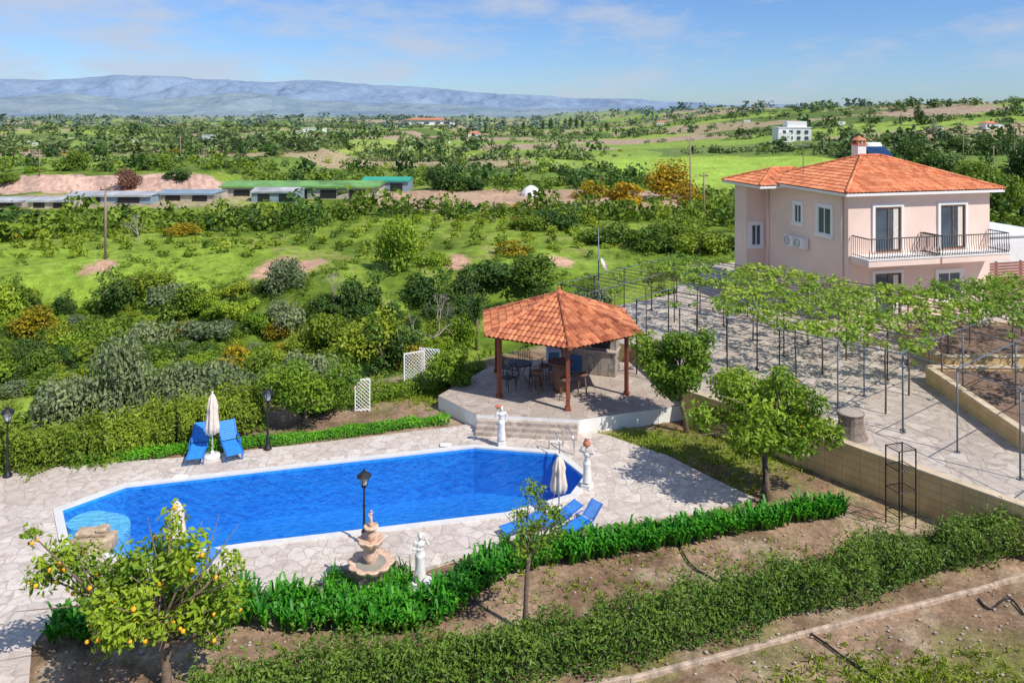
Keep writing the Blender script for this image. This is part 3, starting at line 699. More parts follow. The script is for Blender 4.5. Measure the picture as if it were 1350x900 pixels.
ext=[G(1190,465,TZ),G(1262,487,TZ),G(1345,514,TZ),(13.9,17.4)]
E2=[(e[0]+3.2,e[1]+2.4) for e in ext]; E3=[(e[0]+6.4,e[1]+4.8) for e in ext]
mb=MB()
for row in(ext,E2,E3):
    for x,y in row: post(x,y,1.0,TZ,mt['galv'],r=.024)
    for p,q in zip(row[:-1],row[1:]): mb.tube([(*p,TZ),(*q,TZ)],.016,6)
for p,q,r_ in zip(ext,E2,E3): mb.tube([(*p,TZ+.04),(*q,TZ+.04),(*r_,TZ+.04)],.016,6)
for k in range(1,6):
    for row,row2 in((ext,E2),(E2,E3)):
        a_=[(p[0]+(q[0]-p[0])*k/6,p[1]+(q[1]-p[1])*k/6) for p,q in zip(row,row2)]
        for p,q in zip(a_[:-1],a_[1:]): mb.tube([(*p,TZ+.02),(*q,TZ+.02)],.006,4)
mb.obj('front_pipe_grid',[mt['galv']],pg)
def vine(x,y,z0,hz,La,Lb,nl,rs,da,db,dens):
    root=empty('grape_vine',(x,y,z0),0,'grape vine with fresh green leaves spread over the pergola','vine',group='grape vines on the pergola')
    mb=MB(); mb.tube([(.05,0,-.1),(.07,.02,hz*.35),(.04,.03,hz*.7),(.05,0,hz)],[.032,.027,.024,.02],6)
    bl=[]; nw=max(2,int(Lb/.5))
    for k in range(nw):
        ob=(-.5+(k+.5)/nw)*Lb
        l0,l1=-La*.5*(.75+.4*rs.rand()),La*.5*(.75+.4*rs.rand()); pts=[]
        for f in np.linspace(0,1,7):
            a_=l0+(l1-l0)*f; w_=ob+rs.randn()*.05
            pts.append((da[0]*a_+db[0]*w_,da[1]*a_+db[1]*w_,hz+.035+rs.rand()*.03))
        mb.tube(pts,[.008,.011,.014,.014,.014,.011,.008],4)
        nbk=int((l1-l0)/.24)
        for i in range(nbk):
            f=(i+rs.rand())/nbk; a_=l0+(l1-l0)*f
            gx_=x+da[0]*a_+db[0]*ob; gy_=y+da[1]*a_+db[1]*ob
            if float(fbm(gx_*.9,gy_*.9,5,2))>dens: continue
            w_=ob+rs.randn()*.2; s=.15+.22*rs.rand()
            bl.append((da[0]*a_+db[0]*w_,da[1]*a_+db[1]*w_,hz+.07+rs.randn()*.08,s,s,.06+.16*rs.rand()))
            if rs.rand()<.09: bl.append((da[0]*a_+db[0]*w_,da[1]*a_+db[1]*w_,hz-.17,.1,.1,.24))
    mb.tube([(.05,0,hz),(db[0]*Lb*.45,db[1]*Lb*.45,hz+.04)],[.018,.01],5); mb.tube([(.05,0,hz),(-db[0]*Lb*.45,-db[1]*Lb*.45,hz+.04)],[.018,.01],5)
    mb.obj('stem',[mt['stem']],root,True)
    if not bl: bl=[(0,0,hz,.2,.2,.1)]
    V,Fq,t_=leaves(bl,int(len(bl)*nl),.14,rs,.8,up=.7,shell=.1); o=npobj('foliage',V,Fq,[LF['vine']],t_); o.parent=root
k=0
for a in (1.9,5.7,9.5,12.4):
    for b_ in (1.1,3.3,5.5,7.7):
        rs=np.random.RandomState(100+k); k+=1
        dens=.66 if b_>5 else .56 if b_>2.6 else (.36 if a<8 else .44)
        if a<3: dens-=.04
        x,y=pw(a,b_); z0=1.0 if inpoly([x],[y],tp)[0] else float(hgt(x,y))
        vine(x,y,z0,TZ-z0,4.0 if a<12 else 2.6,2.4,17,rs,tuple(ea),tuple(eb),dens)
dA=Vector((.45,-.89)); dB=Vector((.8,.6))
for i,(p,dn) in enumerate(((W(17.3,22.5),.46),(W(19,25.2),.6),(W(20.8,21.5),.52),(W(18.8,28.6),.68),(W(21.6,29.6),.68),(W(22.6,26.0),.64),(W(15.4,24.6),.46))):
    rs=np.random.RandomState(200+i); vine(p[0],p[1],1.0,TZ-1,3.4,3.0,17,rs,tuple(dA),tuple(dB),dn)
q=G(1122,575,1.0); sp_=empty('tree_stump',(q[0],q[1],1.0),0,'weathered grey wide tree stump on the paved terrace','tree stump')
mb=MB(); mb.lathe([(.46,0),(.39,.15),(.34,.4),(.34,.62),(.37,.70)],22,scal=.08,ns=7); mb.obj('stump_wood',[mt['stump']],sp_)
MB().lathe([(.33,.70),(.30,.715),(.05,.72)],22).obj('cut_face',[M('pale_cut_wood',(.42,.36,.30),.85,0,.3,14.)],sp_)
q=G(1190,688); rk=empty('iron_plant_stand',(q[0]-.1,q[1]-.1,-.03),.3,'tall black wrought iron open frame stand beside the retaining wall','plant stand')
mb=MB()
for x in(-.26,.26):
    for y in(-.22,.22): mb.tube([(x,y,0),(x,y,2.0)],.018,6)
mb.obj('frame_uprights',[mt['black']],rk)
for z in(.35,.95,1.5,1.98):
    mb=MB(); mb.tube([(-.26,-.22,z),(.26,-.22,z),(.26,.22,z),(-.26,.22,z),(-.26,-.22,z)],.014,5)
    for k in range(6): mb.tube([(-.26+.104*k,-.22,z),(-.26+.104*k,.22,z)],.007,4)
    mb.obj('shelf',[mt['black']],rk)
# ---------------------------------------------------------------- lamps
lgm=M('lantern_glass',(.55,.58,.6),.2)
def lamp(u,v,h_=2.0,z=0):
    q=G(u,v,z); e=empty('garden_lamp',(q[0],q[1],z),R.random(),'black cast iron garden lamp post with glass lantern','lamp post',group='garden lamp posts')
    s_=h_/2.0
    mb=MB(); mb.lathe([(.12,0),(.12,.06),(.07,.1),(.06,.3),(.075,.33),(.035,.4),(.028,1.0),(.042,1.03),(.026,1.07),(.022,1.5),(.06,1.54),(.03,1.58)],12); mb.obj('lamp_pole',[mt['black']],e,True).scale=(1,1,s_)
    mb=MB(); 
    for k in range(4):
        a=k*math.pi/2+.785; mb.tube([(.07*math.cos(a),.07*math.sin(a),1.6*s_),(.14*math.cos(a),.14*math.sin(a),1.83*s_)],.01,4)
    mb.lathe([(.08,1.58*s_),(.08,1.6*s_)],8); mb.lathe([(.19,1.83*s_),(.17,1.86*s_),(.08,1.94*s_),(.03,1.97*s_),(.035,2.0*s_),(.005,2.05*s_)],8)
    mb.obj('lantern_frame',[mt['black']],e)
    MB().lathe([(.06,1.605*s_),(.12,1.825*s_)],8).obj('lantern_glass',[lgm],e)
lamp(10,628); lamp(353,592,1.9); lamp(480,716,1.78); lamp(1007,662,1.8)
def umb(u,v,h_=2.1):
    q=G(u,v); e=empty('closed_parasol',(q[0],q[1],0),0,'closed cream canvas parasol standing on the stone deck','parasol',group='closed parasols by the pool')
    MB().lathe([(.26,0),(.26,.05),(.22,.08),(.05,.1),(.04,.2)],18).obj('parasol_base',[mt['white']],e,True)
    MB().tube([(0,0,.08),(0,0,h_)],.022,8).obj('parasol_pole',[mt['white']],e,True)
    mb=MB(); n=32; prof=[(.10,.75),(.17,.8),(.19,1.0),(.15,1.35),(.135,1.5),(.15,1.65),(.10,1.9),(.05,2.03),(.02,2.06)]
    V=[]
    for r,z in prof:
        for j in range(n):
            w=2*math.pi*j/n; q_=r*(1+.22*math.cos(8*w)+.06*math.sin(3*w+z*4)); V.append((q_*math.cos(w),q_*math.sin(w),z*h_/2.1))
    mb.add(V,[(i*n+j,i*n+(j+1)%n,(i+1)*n+(j+1)%n,(i+1)*n+j) for i in range(len(prof)-1) for j in range(n)]+[tuple(range(n)),tuple(range(len(V)-n,len(V)))])
    mb.obj('parasol_canopy',[mt['canvas']],e,True); MB().ball((0,0,h_+.01),.035,8).obj('finial',[mt['white']],e,True)
umb(280,602,1.95); umb(737,676,1.5); umb(233,745,1.5)
def lounger(x,y,rot,back=50,sc=.78):
    e=empty('sun_lounger',(x,y,0),rot,'blue sun lounger with raised backrest on the pool deck','sun lounger',group='blue sun loungers',sc=sc)
    def slat(name,y0,z0,y1,z1):
        n=10; mb=MB(); dy=(y1-y0)/n; dz=(z1-z0)/n; an=math.atan2(z1-z0,y1-y0); ln=math.hypot(dy,dz)
        for k in range(n): mb.box((0,y0+dy*(k+.5),z0+dz*(k+.5)),(.54,ln*.86,.022),mat=Matrix.Rotation(an,3,'X'))
        for sx in(-.29,.29): mb.box((sx,(y0+y1)/2,(z0+z1)/2),(.05,math.hypot(y1-y0,z1-z0),.055),mat=Matrix.Rotation(an,3,'X'),mi=1)
        mb.obj(name,[mt['blue'],mt['bluefr']],e,bev=.006)
    slat('seat',-1.0,.30,.3,.34); a=math.radians(back); slat('backrest',.32,.36,.32+.78*math.cos(a),.36+.78*math.sin(a))
    for sx in(-.27,.27):
        MB().tube([(sx,-.75,.3),(sx,-.82,.02)],.028,6).obj('leg',[mt['bluefr']],e); MB().tube([(sx,.25,.32),(sx,.42,.02)],.028,6).obj('leg',[mt['bluefr']],e)
    for sx in(-.32,.32): MB().tube([(sx,-.15,.32),(sx,-.12,.52),(sx,.3,.54),(sx,.42,.45)],.022,6).obj('armrest',[mt['bluefr']],e)
q=G(262,600); lounger(q[0],q[1],math.radians(14),44,.82); q=G(304,596); lounger(q[0],q[1],math.radians(30),44,.82)
q=G(690,701); lounger(q[0],q[1]+.05,math.radians(-60),12,.6); q=G(735,694); lounger(q[0]+.05,q[1]+.15,math.radians(-58),20,.6); q=G(768,697); lounger(q[0],q[1],math.radians(-50),42,.6)
q=G(252,768); lounger(q[0],q[1]+.1,math.radians(-30),25,.6)
# ---------------------------------------------------------------- statues
def solid(parts,name,mat,parent,vox=.018):
    mb=MB()
    for p in parts:
        if p[0]=='t': mb.tube(p[1],p[2],10); [mb.ball(q_,r_,10) for q_,r_ in zip(p[1],p[2])]
        elif p[0]=='b': mb.ball(p[1],p[2],12)
        elif p[0]=='l': mb.lathe(p[1],18,p[2] if len(p)>2 else(0,0,0))
    ob=mb.obj(name,[mat],None,True)
    md=ob.modifiers.new('r','REMESH'); md.mode='VOXEL'; md.voxel_size=vox; md.use_smooth_shade=True
    m2=ob.modifiers.new('s','SMOOTH'); m2.iterations=2; m2.factor=.5
    bpy.context.view_layer.update()
    me=bpy.data.meshes.new_from_object(ob.evaluated_get(bpy.context.evaluated_depsgraph_get()))
    ob.modifiers.clear(); ob.data=me
    if not me.materials: me.materials.append(mat)
    ob.parent=parent; return ob
def figure(h_,arm_l,arm_r,drape=True,z0=0,hair=True):
    s_=h_/1.7; S=lambda x,y,z:(x*s_,y*s_,z0+z*s_)
    P_=[('t',[S(-.09,0,.95),S(-.11,-.05,.52),S(-.09,.02,.08)],[.1*s_,.065*s_,.04*s_]),('t',[S(.09,0,.95),S(.08,.01,.5),S(.1,.03,.08)],[.1*s_,.065*s_,.04*s_]),
        ('t',[S(-.09,0,.05),S(-.1,-.15,.03)],[.045*s_,.03*s_]),('t',[S(.1,0.02,.05),S(.13,-.12,.03)],[.045*s_,.03*s_]),
        ('b',S(0,0,.98),(.17*s_,.12*s_,.13*s_)),('b',S(0,0,1.15),(.13*s_,.1*s_,.14*s_)),('b',S(0,.0,1.32),(.175*s_,.115*s_,.14*s_)),
        ('t',[S(0,0,1.4),S(0,-.01,1.52)],[.06*s_,.05*s_]),('b',S(0,-.01,1.6),(.085*s_,.1*s_,.12*s_)),('b',S(0,-.11,1.585),(.018*s_,.025*s_,.03*s_))]
    if hair: P_.append(('b',S(0,.05,1.63),(.1*s_,.1*s_,.11*s_)))
    for a in(arm_l,arm_r): P_.append(('t',[S(*a[0]),S(*a[1]),S(*a[2])],[.055*s_,.04*s_,.03*s_])); P_.append(('b',S(*a[2]),(.04*s_,.03*s_,.05*s_)))
    if drape: P_+= [('l',[(.22*s_,z0+.04),(.19*s_,z0+.35*s_),(.165*s_,z0+.7*s_),(.165*s_,z0+.95*s_)]),('t',[S(.15,-.08,.95),S(.0,-.12,.75),S(-.17,-.1,.3)],[.035*s_,.05*s_,.04*s_])]
    return P_
def pedestal(e,w,h_,mat): 
    mb=MB(); mb.box((0,0,.03),(w*1.25,w*1.25,.06)); mb.box((0,0,h_/2+.03),(w,w,h_-.06)); mb.box((0,0,h_-.0),(w*1.2,w*1.2,.06)); mb.obj('pedestal',[mat],e,bev=.01)
q=G(661,588); e=empty('statue',(q[0],q[1],0),.2,'white classical draped figure statue with terracotta bowl on pedestal','statue')
pedestal(e,.2,.14,mt['white']); solid(figure(1.08,((-.18,0,1.4),(-.30,-.05,1.25),(-.2,-.08,1.62)),((.18,0,1.4),(.32,-.03,1.2),(.2,-.12,1.0)),z0=.16),'figure',mt['statue'],e)
MB().lathe([(.03,0),(.08,.04),(.11,.09),(.09,.10)],16,(-.1,-.04,1.2)).obj('bowl',[mt['terra']],e,True)
q=G(774,643); e=empty('statue',(q[0],q[1],0),-.5,'white figure statue carrying a round terracotta urn','statue')
pedestal(e,.22,.1,mt['white']); solid(figure(1.02,((-.18,0,1.4),(-.36,-.05,1.45),(-.16,-.05,1.74)),((.18,0,1.4),(.36,-.05,1.45),(.16,-.05,1.74)),z0=.13),'figure',mt['statue'],e)
MB().lathe([(.04,0),(.09,.04),(.11,.10),(.08,.16),(.05,.18),(.07,.20)],18,(0,-.02,1.15)).obj('urn',[mt['terra']],e,True)
q=G(554,775); e=empty('statue',(q[0],q[1],0),.1,'white draped female statue on round plinth beside fountain','statue')
MB().lathe([(.36,0),(.36,.08),(.2,.1),(.19,.16)],18).obj('pedestal',[mt['statue']],e); solid(figure(1.05,((-.18,0,1.4),(-.25,-.05,1.15),(-.05,-.17,1.2)),((.18,0,1.4),(.3,-.03,1.3),(.1,-.02,1.72)),z0=.15),'figure',mt['statue'],e)
# ---------------------------------------------------------------- fountain
q=G(489,778); fo=empty('fountain',(q[0],q[1],0),0,'two tier cream stone fountain with scalloped bowls','fountain')
MB().lathe([(.36,0),(.36,.07),(.25,.1),(.2,.16),(.12,.2),(.1,.3),(.16,.36),(.1,.42),(.13,.48)],24).obj('fountain_base',[mt['cream']],fo,True)
MB().lathe([(.1,.38),(.24,.42),(.37,.50),(.48,.63),(.48,.655),(.43,.655),(.34,.62),(.12,.60)],80,scal=.14,ns=10).obj('lower_bowl',[mt['cream']],fo,True)
MB().lathe([(.13,.52),(.10,.66),(.17,.76),(.09,.88),(.12,.97)],18).obj('fountain_stem',[mt['cream']],fo,True)
MB().lathe([(.08,.92),(.16,.96),(.23,1.02),(.28,1.12),(.28,1.145),(.24,1.14),(.18,1.11),(.08,1.1)],64,scal=.14,ns=8).obj('upper_bowl',[mt['cream']],fo,True)
MB().lathe([(.09,1.08),(.06,1.18),(.11,1.25),(.06,1.31),(.14,1.36),(.17,1.41),(.13,1.42),(.06,1.39)],20).obj('top_bowl',[mt['cream']],fo,True)
solid(figure(.36,((-.18,0,1.4),(-.25,-.05,1.2),(-.1,-.15,1.1)),((.18,0,1.4),(.28,0,1.5),(.1,-.03,1.75)),z0=1.39),'finial_figure',mt['cream'],fo,.01)
MB().lathe([(.33,.622),(.3,.625),(.05,.625)],32).obj('fountain_water',[M('still_basin_water',(.32,.30,.24),.08)],fo)
q=G(488,782); mb=MB(); mb.lathe([(1.05,-.04),(1.0,.03),(.02,.06)],28,(q[0],q[1],0)); o=mb.obj('flower_bed_soil',[mt['soil']]); o['kind']='structure'
rsx=random.Random(4)
for k in range(22):
    a=k/22*2*math.pi; mb=MB(); mb.ball((0,0,0),(.11+.05*rsx.random(),.08+.03*rsx.random(),.07+.03*rsx.random()),8)
    mb.v=[(x*(1+.2*rsx.random()),y,z*(1+.3*rsx.random())) for x,y,z in mb.v]
    o=mb.obj('edging_stone',[mt['rock']],None,True,label='rough stone edging the round fountain bed',cat='stone',group='stones edging the fountain bed'); o.location=(q[0]+1.06*math.cos(a),q[1]+1.06*math.sin(a),.04); o.rotation_euler=(0,0,a+1.57)
def trellis(u,v,w,h_,rot,lean=.0):
    q=G(u,v); e=empty('lattice_panel',(q[0],q[1],-.03),rot,'white diamond lattice trellis panel standing in the garden','trellis',group='white lattice panels')
    mb=MB()
    for x in(-w/2,w/2): mb.box((x,0,h_/2),(.04,.03,h_))
    for z in(.06,h_-.03): mb.box((0,0,z),(w,.025,.05))
    mb.obj('panel_frame',[mt['white']],e)
    mb=MB(); st_=.13
    n=int((w+h_)/st_)
    for k in range(1,n):
        c0=-w/2+k*st_-h_
        for sgn in(1,-1):
            xa=max(-w/2,c0);za=xa-c0; xb=min(w/2,c0+h_); zb=xb-c0
            if xb-xa<.05: continue
            mb.tube([(sgn*xa,.012*sgn,za),(sgn*xb,.012*sgn,zb)],.011,4)
    mb.obj('lattice',[mt['white']],e)
trellis(478,541,.5,1.15,.2); trellis(546,513,.8,1.45,.5); trellis(566,510,.8,1.5,-.3); trellis(584,507,.6,1.15,.3)
q=G(789,455,.2); e=empty('antenna_mast',(q[0],q[1],.0),0,'thin metal mast with satellite dish and aerial','antenna')
MB().tube([(0,0,-1),(0,0,5.4)],.025,8).obj('mast',[mt['galv']],e,True)
mb=MB(); mb.lathe([(.02,0),(.12,.015),(.21,.05),(.215,.055)],20); o=mb.obj('satellite_dish',[mt['canvas']],e,True); o.location=(.2,-.1,3.75); o.rotation_euler=(math.radians(62),0,math.radians(60)); o.scale=(1,1.5,1)
MB().tube([(0,0,3.65),(.2,-.1,3.75),(.45,-.25,3.7)],.01,5).obj('dish_arm',[mt['galv']],e)
ring=[(1290+60*f,788+10*math.sin(f*7)+14*f) for f in np.linspace(0,1,14)]
for pts in ([(895,715),(900,727),(908,740),(918,750),(932,757),(948,767),(962,775),(980,786)],[(1060,828),(1075,838),(1090,848),(1108,862),(1125,873),(1145,886),(1160,898),(1180,915)],[(0,612),(40,606),(100,600),(180,590)],ring):
    MB().tube([(*G(u,v),-.01) for u,v in pts],.022,6).obj('garden_hose',[mt['hose']],None,True,label='black irrigation hose lying on bare soil',cat='hose',group='irrigation hoses')
# ---------------------------------------------------------------- hedges
def along(pts,n,rs):
    P_=np.array(pts,float); d=np.hypot(*(P_[1:,:2]-P_[:-1,:2]).T); cum=np.concatenate([[0],np.cumsum(d)])
    s_=rs.rand(n)*cum[-1]; x=np.interp(s_,cum,P_[:,0]); y=np.interp(s_,cum,P_[:,1]); i=np.clip(np.searchsorted(cum,s_)-1,0,len(d)-1)
    dr=(P_[i+1,:2]-P_[i,:2])/d[i][:,None]; wd=np.interp(s_,cum,P_[:,2]); return x,y,dr,wd,s_
def hedge(name,pts,h_,nl,size,mat,label,seed,cat='hedge',base=0,core=True,asp=.4,rag=.5):
    rs=np.random.RandomState(seed); x,y,dr,wd,s_=along(pts,nl,rs)
    an=rs.rand(nl)*math.pi*1.1-.05*math.pi; bump_=.95-rag*.5+rag*1.3*(fbm(s_*1.7,an*1.2+seed,seed,3)-.1); ra=(.60+.48*rs.rand(nl)**.8)*bump_
    sprig=(rs.rand(nl)<.14); ra=np.where(sprig,ra*(1.1+.35*rs.rand(nl)),ra)
    lat=np.cos(an)*wd*ra; z=h_*(.08+np.sin(np.clip(an,0,math.pi))**.7*ra*.95)
    z=np.maximum(z,.02)
    c=np.stack([x-dr[:,1]*lat,y+dr[:,0]*lat,z+base],1)
    nr=np.stack([-dr[:,1]*np.cos(an),dr[:,0]*np.cos(an),np.sin(an)+.3],1)*.6+rs.randn(nl,3)*.6
    tint=np.clip(.0+.6*rs.rand(nl)+.25*(z/h_)+.8*(fbm(x*2.2,y*2.2,seed,3)-.4),0,1)
    V,Fq,t_=leafquads(c,nr,size,rs,asp,tint)
    root=npobj(name,V,Fq,[mat],t_); root['label']=label; root['category']=cat
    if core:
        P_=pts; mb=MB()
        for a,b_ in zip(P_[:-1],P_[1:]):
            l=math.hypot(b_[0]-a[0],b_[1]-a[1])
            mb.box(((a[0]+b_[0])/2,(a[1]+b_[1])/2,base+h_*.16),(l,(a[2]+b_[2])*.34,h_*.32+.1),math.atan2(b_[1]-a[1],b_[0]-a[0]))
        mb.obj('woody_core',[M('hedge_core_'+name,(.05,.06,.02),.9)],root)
    return root
def hp(l): return [(*G(u,v),w) for u,v,w in l]
hedge('front_hedge',hp([(250,955,.42),(420,922,.42),(560,899,.44),(700,875,.45),(850,843,.46),(1000,807,.46),(1150,765,.46),(1260,733,.5),(1400,696,.5)]),.74,46000,.095,LF['hedge'],'dense green oleander hedge along bare soil',3,rag=1.0)
hedge('boundary_hedge',hp([(-120,622,.65),(0,612,.68),(120,600,.68),(230,582,.62),(345,556,.55)]),1.05,36000,.12,LF['boundary'],'thick yellow green boundary hedge behind the stone deck',5,rag=1.2)
hedge('low_border',hp([(95,610,.22),(250,594,.22),(420,577,.22),(592,554,.22)]),.22,11000,.09,LF['lily'],'low clipped green border along the stone deck',6,'hedge',core=False,rag=.9)
hedge('shrub_border',hp([(395,545,.5),(470,530,.45),(560,512,.5),(640,492,.4)]),.4,8000,.11,LF['citrus'],'low leafy shrubs along the garden edge',9,'shrub',rag=1.2)
def blades(name,pts,n,L_,wd_,mat,label,seed,zb=0):
    rs=np.random.RandomState(seed); x,y,dr,w,s_=along(pts,n,rs); lat=(rs.rand(n)*2-1)*w
    bx=x-dr[:,1]*lat; by=y+dr[:,0]*lat; k=11
    bx=np.repeat(bx,k);by=np.repeat(by,k);N_=n*k; an=rs.rand(N_)*6.283; l=L_*np.repeat(.65+.6*rs.rand(n),k)*(.6+.6*rs.rand(N_)); ou=l*(.25+.5*rs.rand(N_))
    d=np.stack([np.cos(an),np.sin(an)],1); sd_=np.stack([-d[:,1],d[:,0]],1)
    Vs=[]
    for f,wf,zf in((0,.5,0),(.35,1,.62),(.7,.8,.95),(1.0,.08,.9)):
        cx=bx+d[:,0]*ou*f; cy=by+d[:,1]*ou*f; cz=zb+l*zf*.95
        for sg in(-1,1): Vs.append(np.stack([cx+sd_[:,0]*wd_*wf*sg*.5,cy+sd_[:,1]*wd_*wf*sg*.5,cz],1))
    V=np.stack(Vs,1).reshape(-1,3); b0=np.arange(N_)[:,None]*8
    Fq=np.concatenate([b0+np.array([[a,a+1,a+3,a+2]]) for a in(0,2,4)],0)
    t_=np.repeat(np.clip(.2+.6*rs.rand(N_)+.3*np.repeat(rs.randn(n),k),0,1),8)
    o=npobj(name,V,Fq,[mat],t_); o['label']=label; o['category']='border plants'; o['kind']='stuff'; return o
blades('lily_border',hp([(70,838,.3),(160,828,.35),(260,812,.4),(335,806,.46),(410,815,.5),(490,822,.46),(560,812,.44),(612,788,.38),(632,762,.38),(690,741,.32),(800,727,.30),(900,711,.28),(980,696,.26),(1050,684,.24),(1108,676,.2)]),820,.44,.06,LF['lily'],'bright green strap leaved lilies edging the deck',8)
blades('fountain_bed_plants',hp([(435,772,.25),(450,790,.2),(485,800,.15),(530,780,.25),(528,762,.2)]),110,.36,.03,LF['lily'],'tufts of grass like plants around the fountain',18)
gr=[]
rs=np.random.RandomState(5)
for (u,v,sx,sy,k) in ((900,590,2.2,1.5,380),(1000,605,1.6,1.0,220),(830,578,1.2,.5,150),(1210,895,2.2,.7,500),(560,520,2.4,.9,800),(960,640,1.,.7,90),(1000,740,5,1.,160),(500,870,4,.6,90),(800,780,3,.5,70)):
    q=G(u,v); gr.append(np.stack([q[0]+rs.randn(k)*sx*.6,q[1]+rs.randn(k)*sy*.6],1))
gx=np.concatenate(gr); 
keep=~inpoly(gx[:,0],gx[:,1],outerw)&~inpoly(gx[:,0],gx[:,1],tp)&~inpoly(gx[:,0],gx[:,1],gp); gx=gx[keep]
c=np.concatenate([np.repeat(gx,4,0)+rs.randn(len(gx)*4,2)*.06,np.full((len(gx)*4,1),.0)],1)
V,Fq,t_=leafquads(c,np.stack([rs.randn(len(c)),rs.randn(len(c)),rs.randn(len(c))*.3],1),.13,rs,.25,rs.rand(len(c)))
o=npobj('grass',V,Fq,[LF['yellow']],t_); o['kind']='stuff'; o['label']='patchy green grass and weeds on garden soil'; o['category']='grass'
rs=np.random.RandomState(15); mb=MB()
for k in range(1500):
    u=rs.uniform(60,1340); v=rs.uniform(680,899); q=G(u,v)
    if inpoly([q[0]],[q[1]],outerw)[0] or inpoly([q[0]],[q[1]],tp)[0]: continue
    r_=.012+.035*rs.rand()**2; mb.ball((q[0],q[1],-.04+r_*.3),(r_,r_*.8,r_*.6),5)
o=mb.obj('pebbles',[mt['rock']]); o['kind']='stuff'; o['label']='small loose stones on bare soil'; o['category']='stones'
# ---------------------------------------------------------------- garden trees
def atg(u,v,z=-.05): q=G(u,v,0); return (q[0],q[1],z)
tree('orange_tree','orange tree laden with fruit in bare soil','tree',atg(218,903),.85,1.3,1.0,6600,.13,LF['citrus'],26,21,.085,(.05,.0),60,.27,.2,14,extra=[(-1.7,.3,2.1,.45,.45,.35),(-2.0,.2,2.3,.35,.35,.3),(-1.35,.2,1.7,.4,.4,.3),(-2.3,0.1,2.0,.3,.3,.3),(-2.5,.1,2.75,.16,.16,.25),(.1,.1,2.95,.25,.25,.35),(.5,0,2.6,.3,.3,.3),(1.2,0,1.6,.35,.35,.35),(1.1,.1,2.2,.3,.3,.3),(-.9,0,1.2,.4,.4,.3),(.9,0,1.1,.35,.3,.3)])
tree('citrus_tree','dense rounded citrus tree growing in grass','tree',atg(905,568),1.35,1.4,1.15,6800,.15,LF['citrus'],30,31,.08,(-.4,0),0,.28,.25,extra=[(-1.3,0,2.6,.35,.35,.3),(.6,0,3.1,.35,.35,.35)])
tree('orange_tree','dense broad orange tree beside black lamp post','tree',atg(1010,655),1.4,1.85,1.1,10000,.15,LF['citrus'],38,32,.09,(.0,.2),14,.25,.25,extra=[(1.7,0,1.8,.4,.45,.35),(-1.7,.1,2.2,.45,.45,.4),(1.2,-.3,2.7,.4,.4,.3),(-.9,0,3.1,.35,.35,.3),(.4,0,3.3,.35,.35,.3)])
tree('citrus_tree','small dense citrus tree near the lamp post','tree',atg(404,560),.65,1.0,.8,6200,.13,LF['citrus'],20,33,.06,(-.05,0),0,.35,.3,extra=[(-1.1,0,1.5,.5,.5,.5),(1.1,.4,1.6,.6,.6,.6),(.8,.2,1.2,.5,.5,.5),(-1.0,0,1.0,.5,.5,.4)])
tree('citrus_tree','rounded green shrub like tree beside gazebo platform','tree',atg(597,520,-.05),.5,.8,.55,3800,.13,LF['citrus'],18,34,.06,(0,0),0,.38,.4)
tree('young_tree','slim young tree with sparse fresh leaves in soil','tree',atg(690,828),1.55,.78,.75,1100,.085,LF['citrus'],18,35,.05,(.25,0),0,.26,.1,14)
tree('young_tree','small leafy tree at terrace edge near pergola','tree',(*W(15.6,17.2),1.0),.9,.6,.5,900,.1,LF['vine'],12,36,.04)
q=T(628,462); e=empty('yucca_palm',(q[0],q[1],q[2]),0,'spiky dark green yucca palm behind the gazebo','palm')
MB().tube([(0,0,-.3),(.05,0,1.6),(0,0,3.2)],[.14,.11,.1],8).obj('trunk',[mt['bark']],e,True)
rs=np.random.RandomState(3); n=260; d=rs.randn(n,3); d/=np.linalg.norm(d,axis=1)[:,None]; d[:,2]=d[:,2]*.8+.15; L_=.9
c0=np.array([0,0,3.2])+rs.randn(n,3)*np.array([.05,.05,.35]); sd_=np.cross(d,[0,0,1.]); sd_/=np.linalg.norm(sd_,axis=1)[:,None]
V=np.stack([c0,c0+d*L_*.4-sd_*.05,c0+d*L_,c0+d*L_*.4+sd_*.05],1).reshape(-1,3)
o=npobj('crown',V,np.arange(4*n).reshape(-1,4),[LF['dark']],np.repeat(rs.rand(n),4)); o.parent=e
def baretree(u,v,h_,label,seed):
    q=T(u,v); e=empty('bare_tree',(q[0],q[1],q[2]),0,label,'tree'); rs=np.random.RandomState(seed); mb=MB()
    def br(p,d,l,r,dep):
        e_=p+d*l; mb.tube([p,(p+e_)/2+Vector(rs.randn(3)*l*.05),e_],[r,r*.8,r*.6],4,cap=False)
        if dep>0:
            for _ in range(3): br(e_,(d+Vector(rs.randn(3)*.42)).normalized(),l*.72,r*.6,dep-1)
    br(Vector((0,0,-.3)),Vector((0,0,1)),h_*.3,h_*.02,5); mb.obj('branches',[M('pale_grey_bark%d'%seed,(.34,.29,.25),.9)],e)
baretree(572,470,5.5,'leafless grey twiggy tree among green shrubs',1)
baretree(440,405,3.5,'leafless grey twiggy tree among green shrubs',2); baretree(182,320,4.,'leafless grey twiggy tree among green shrubs',3)
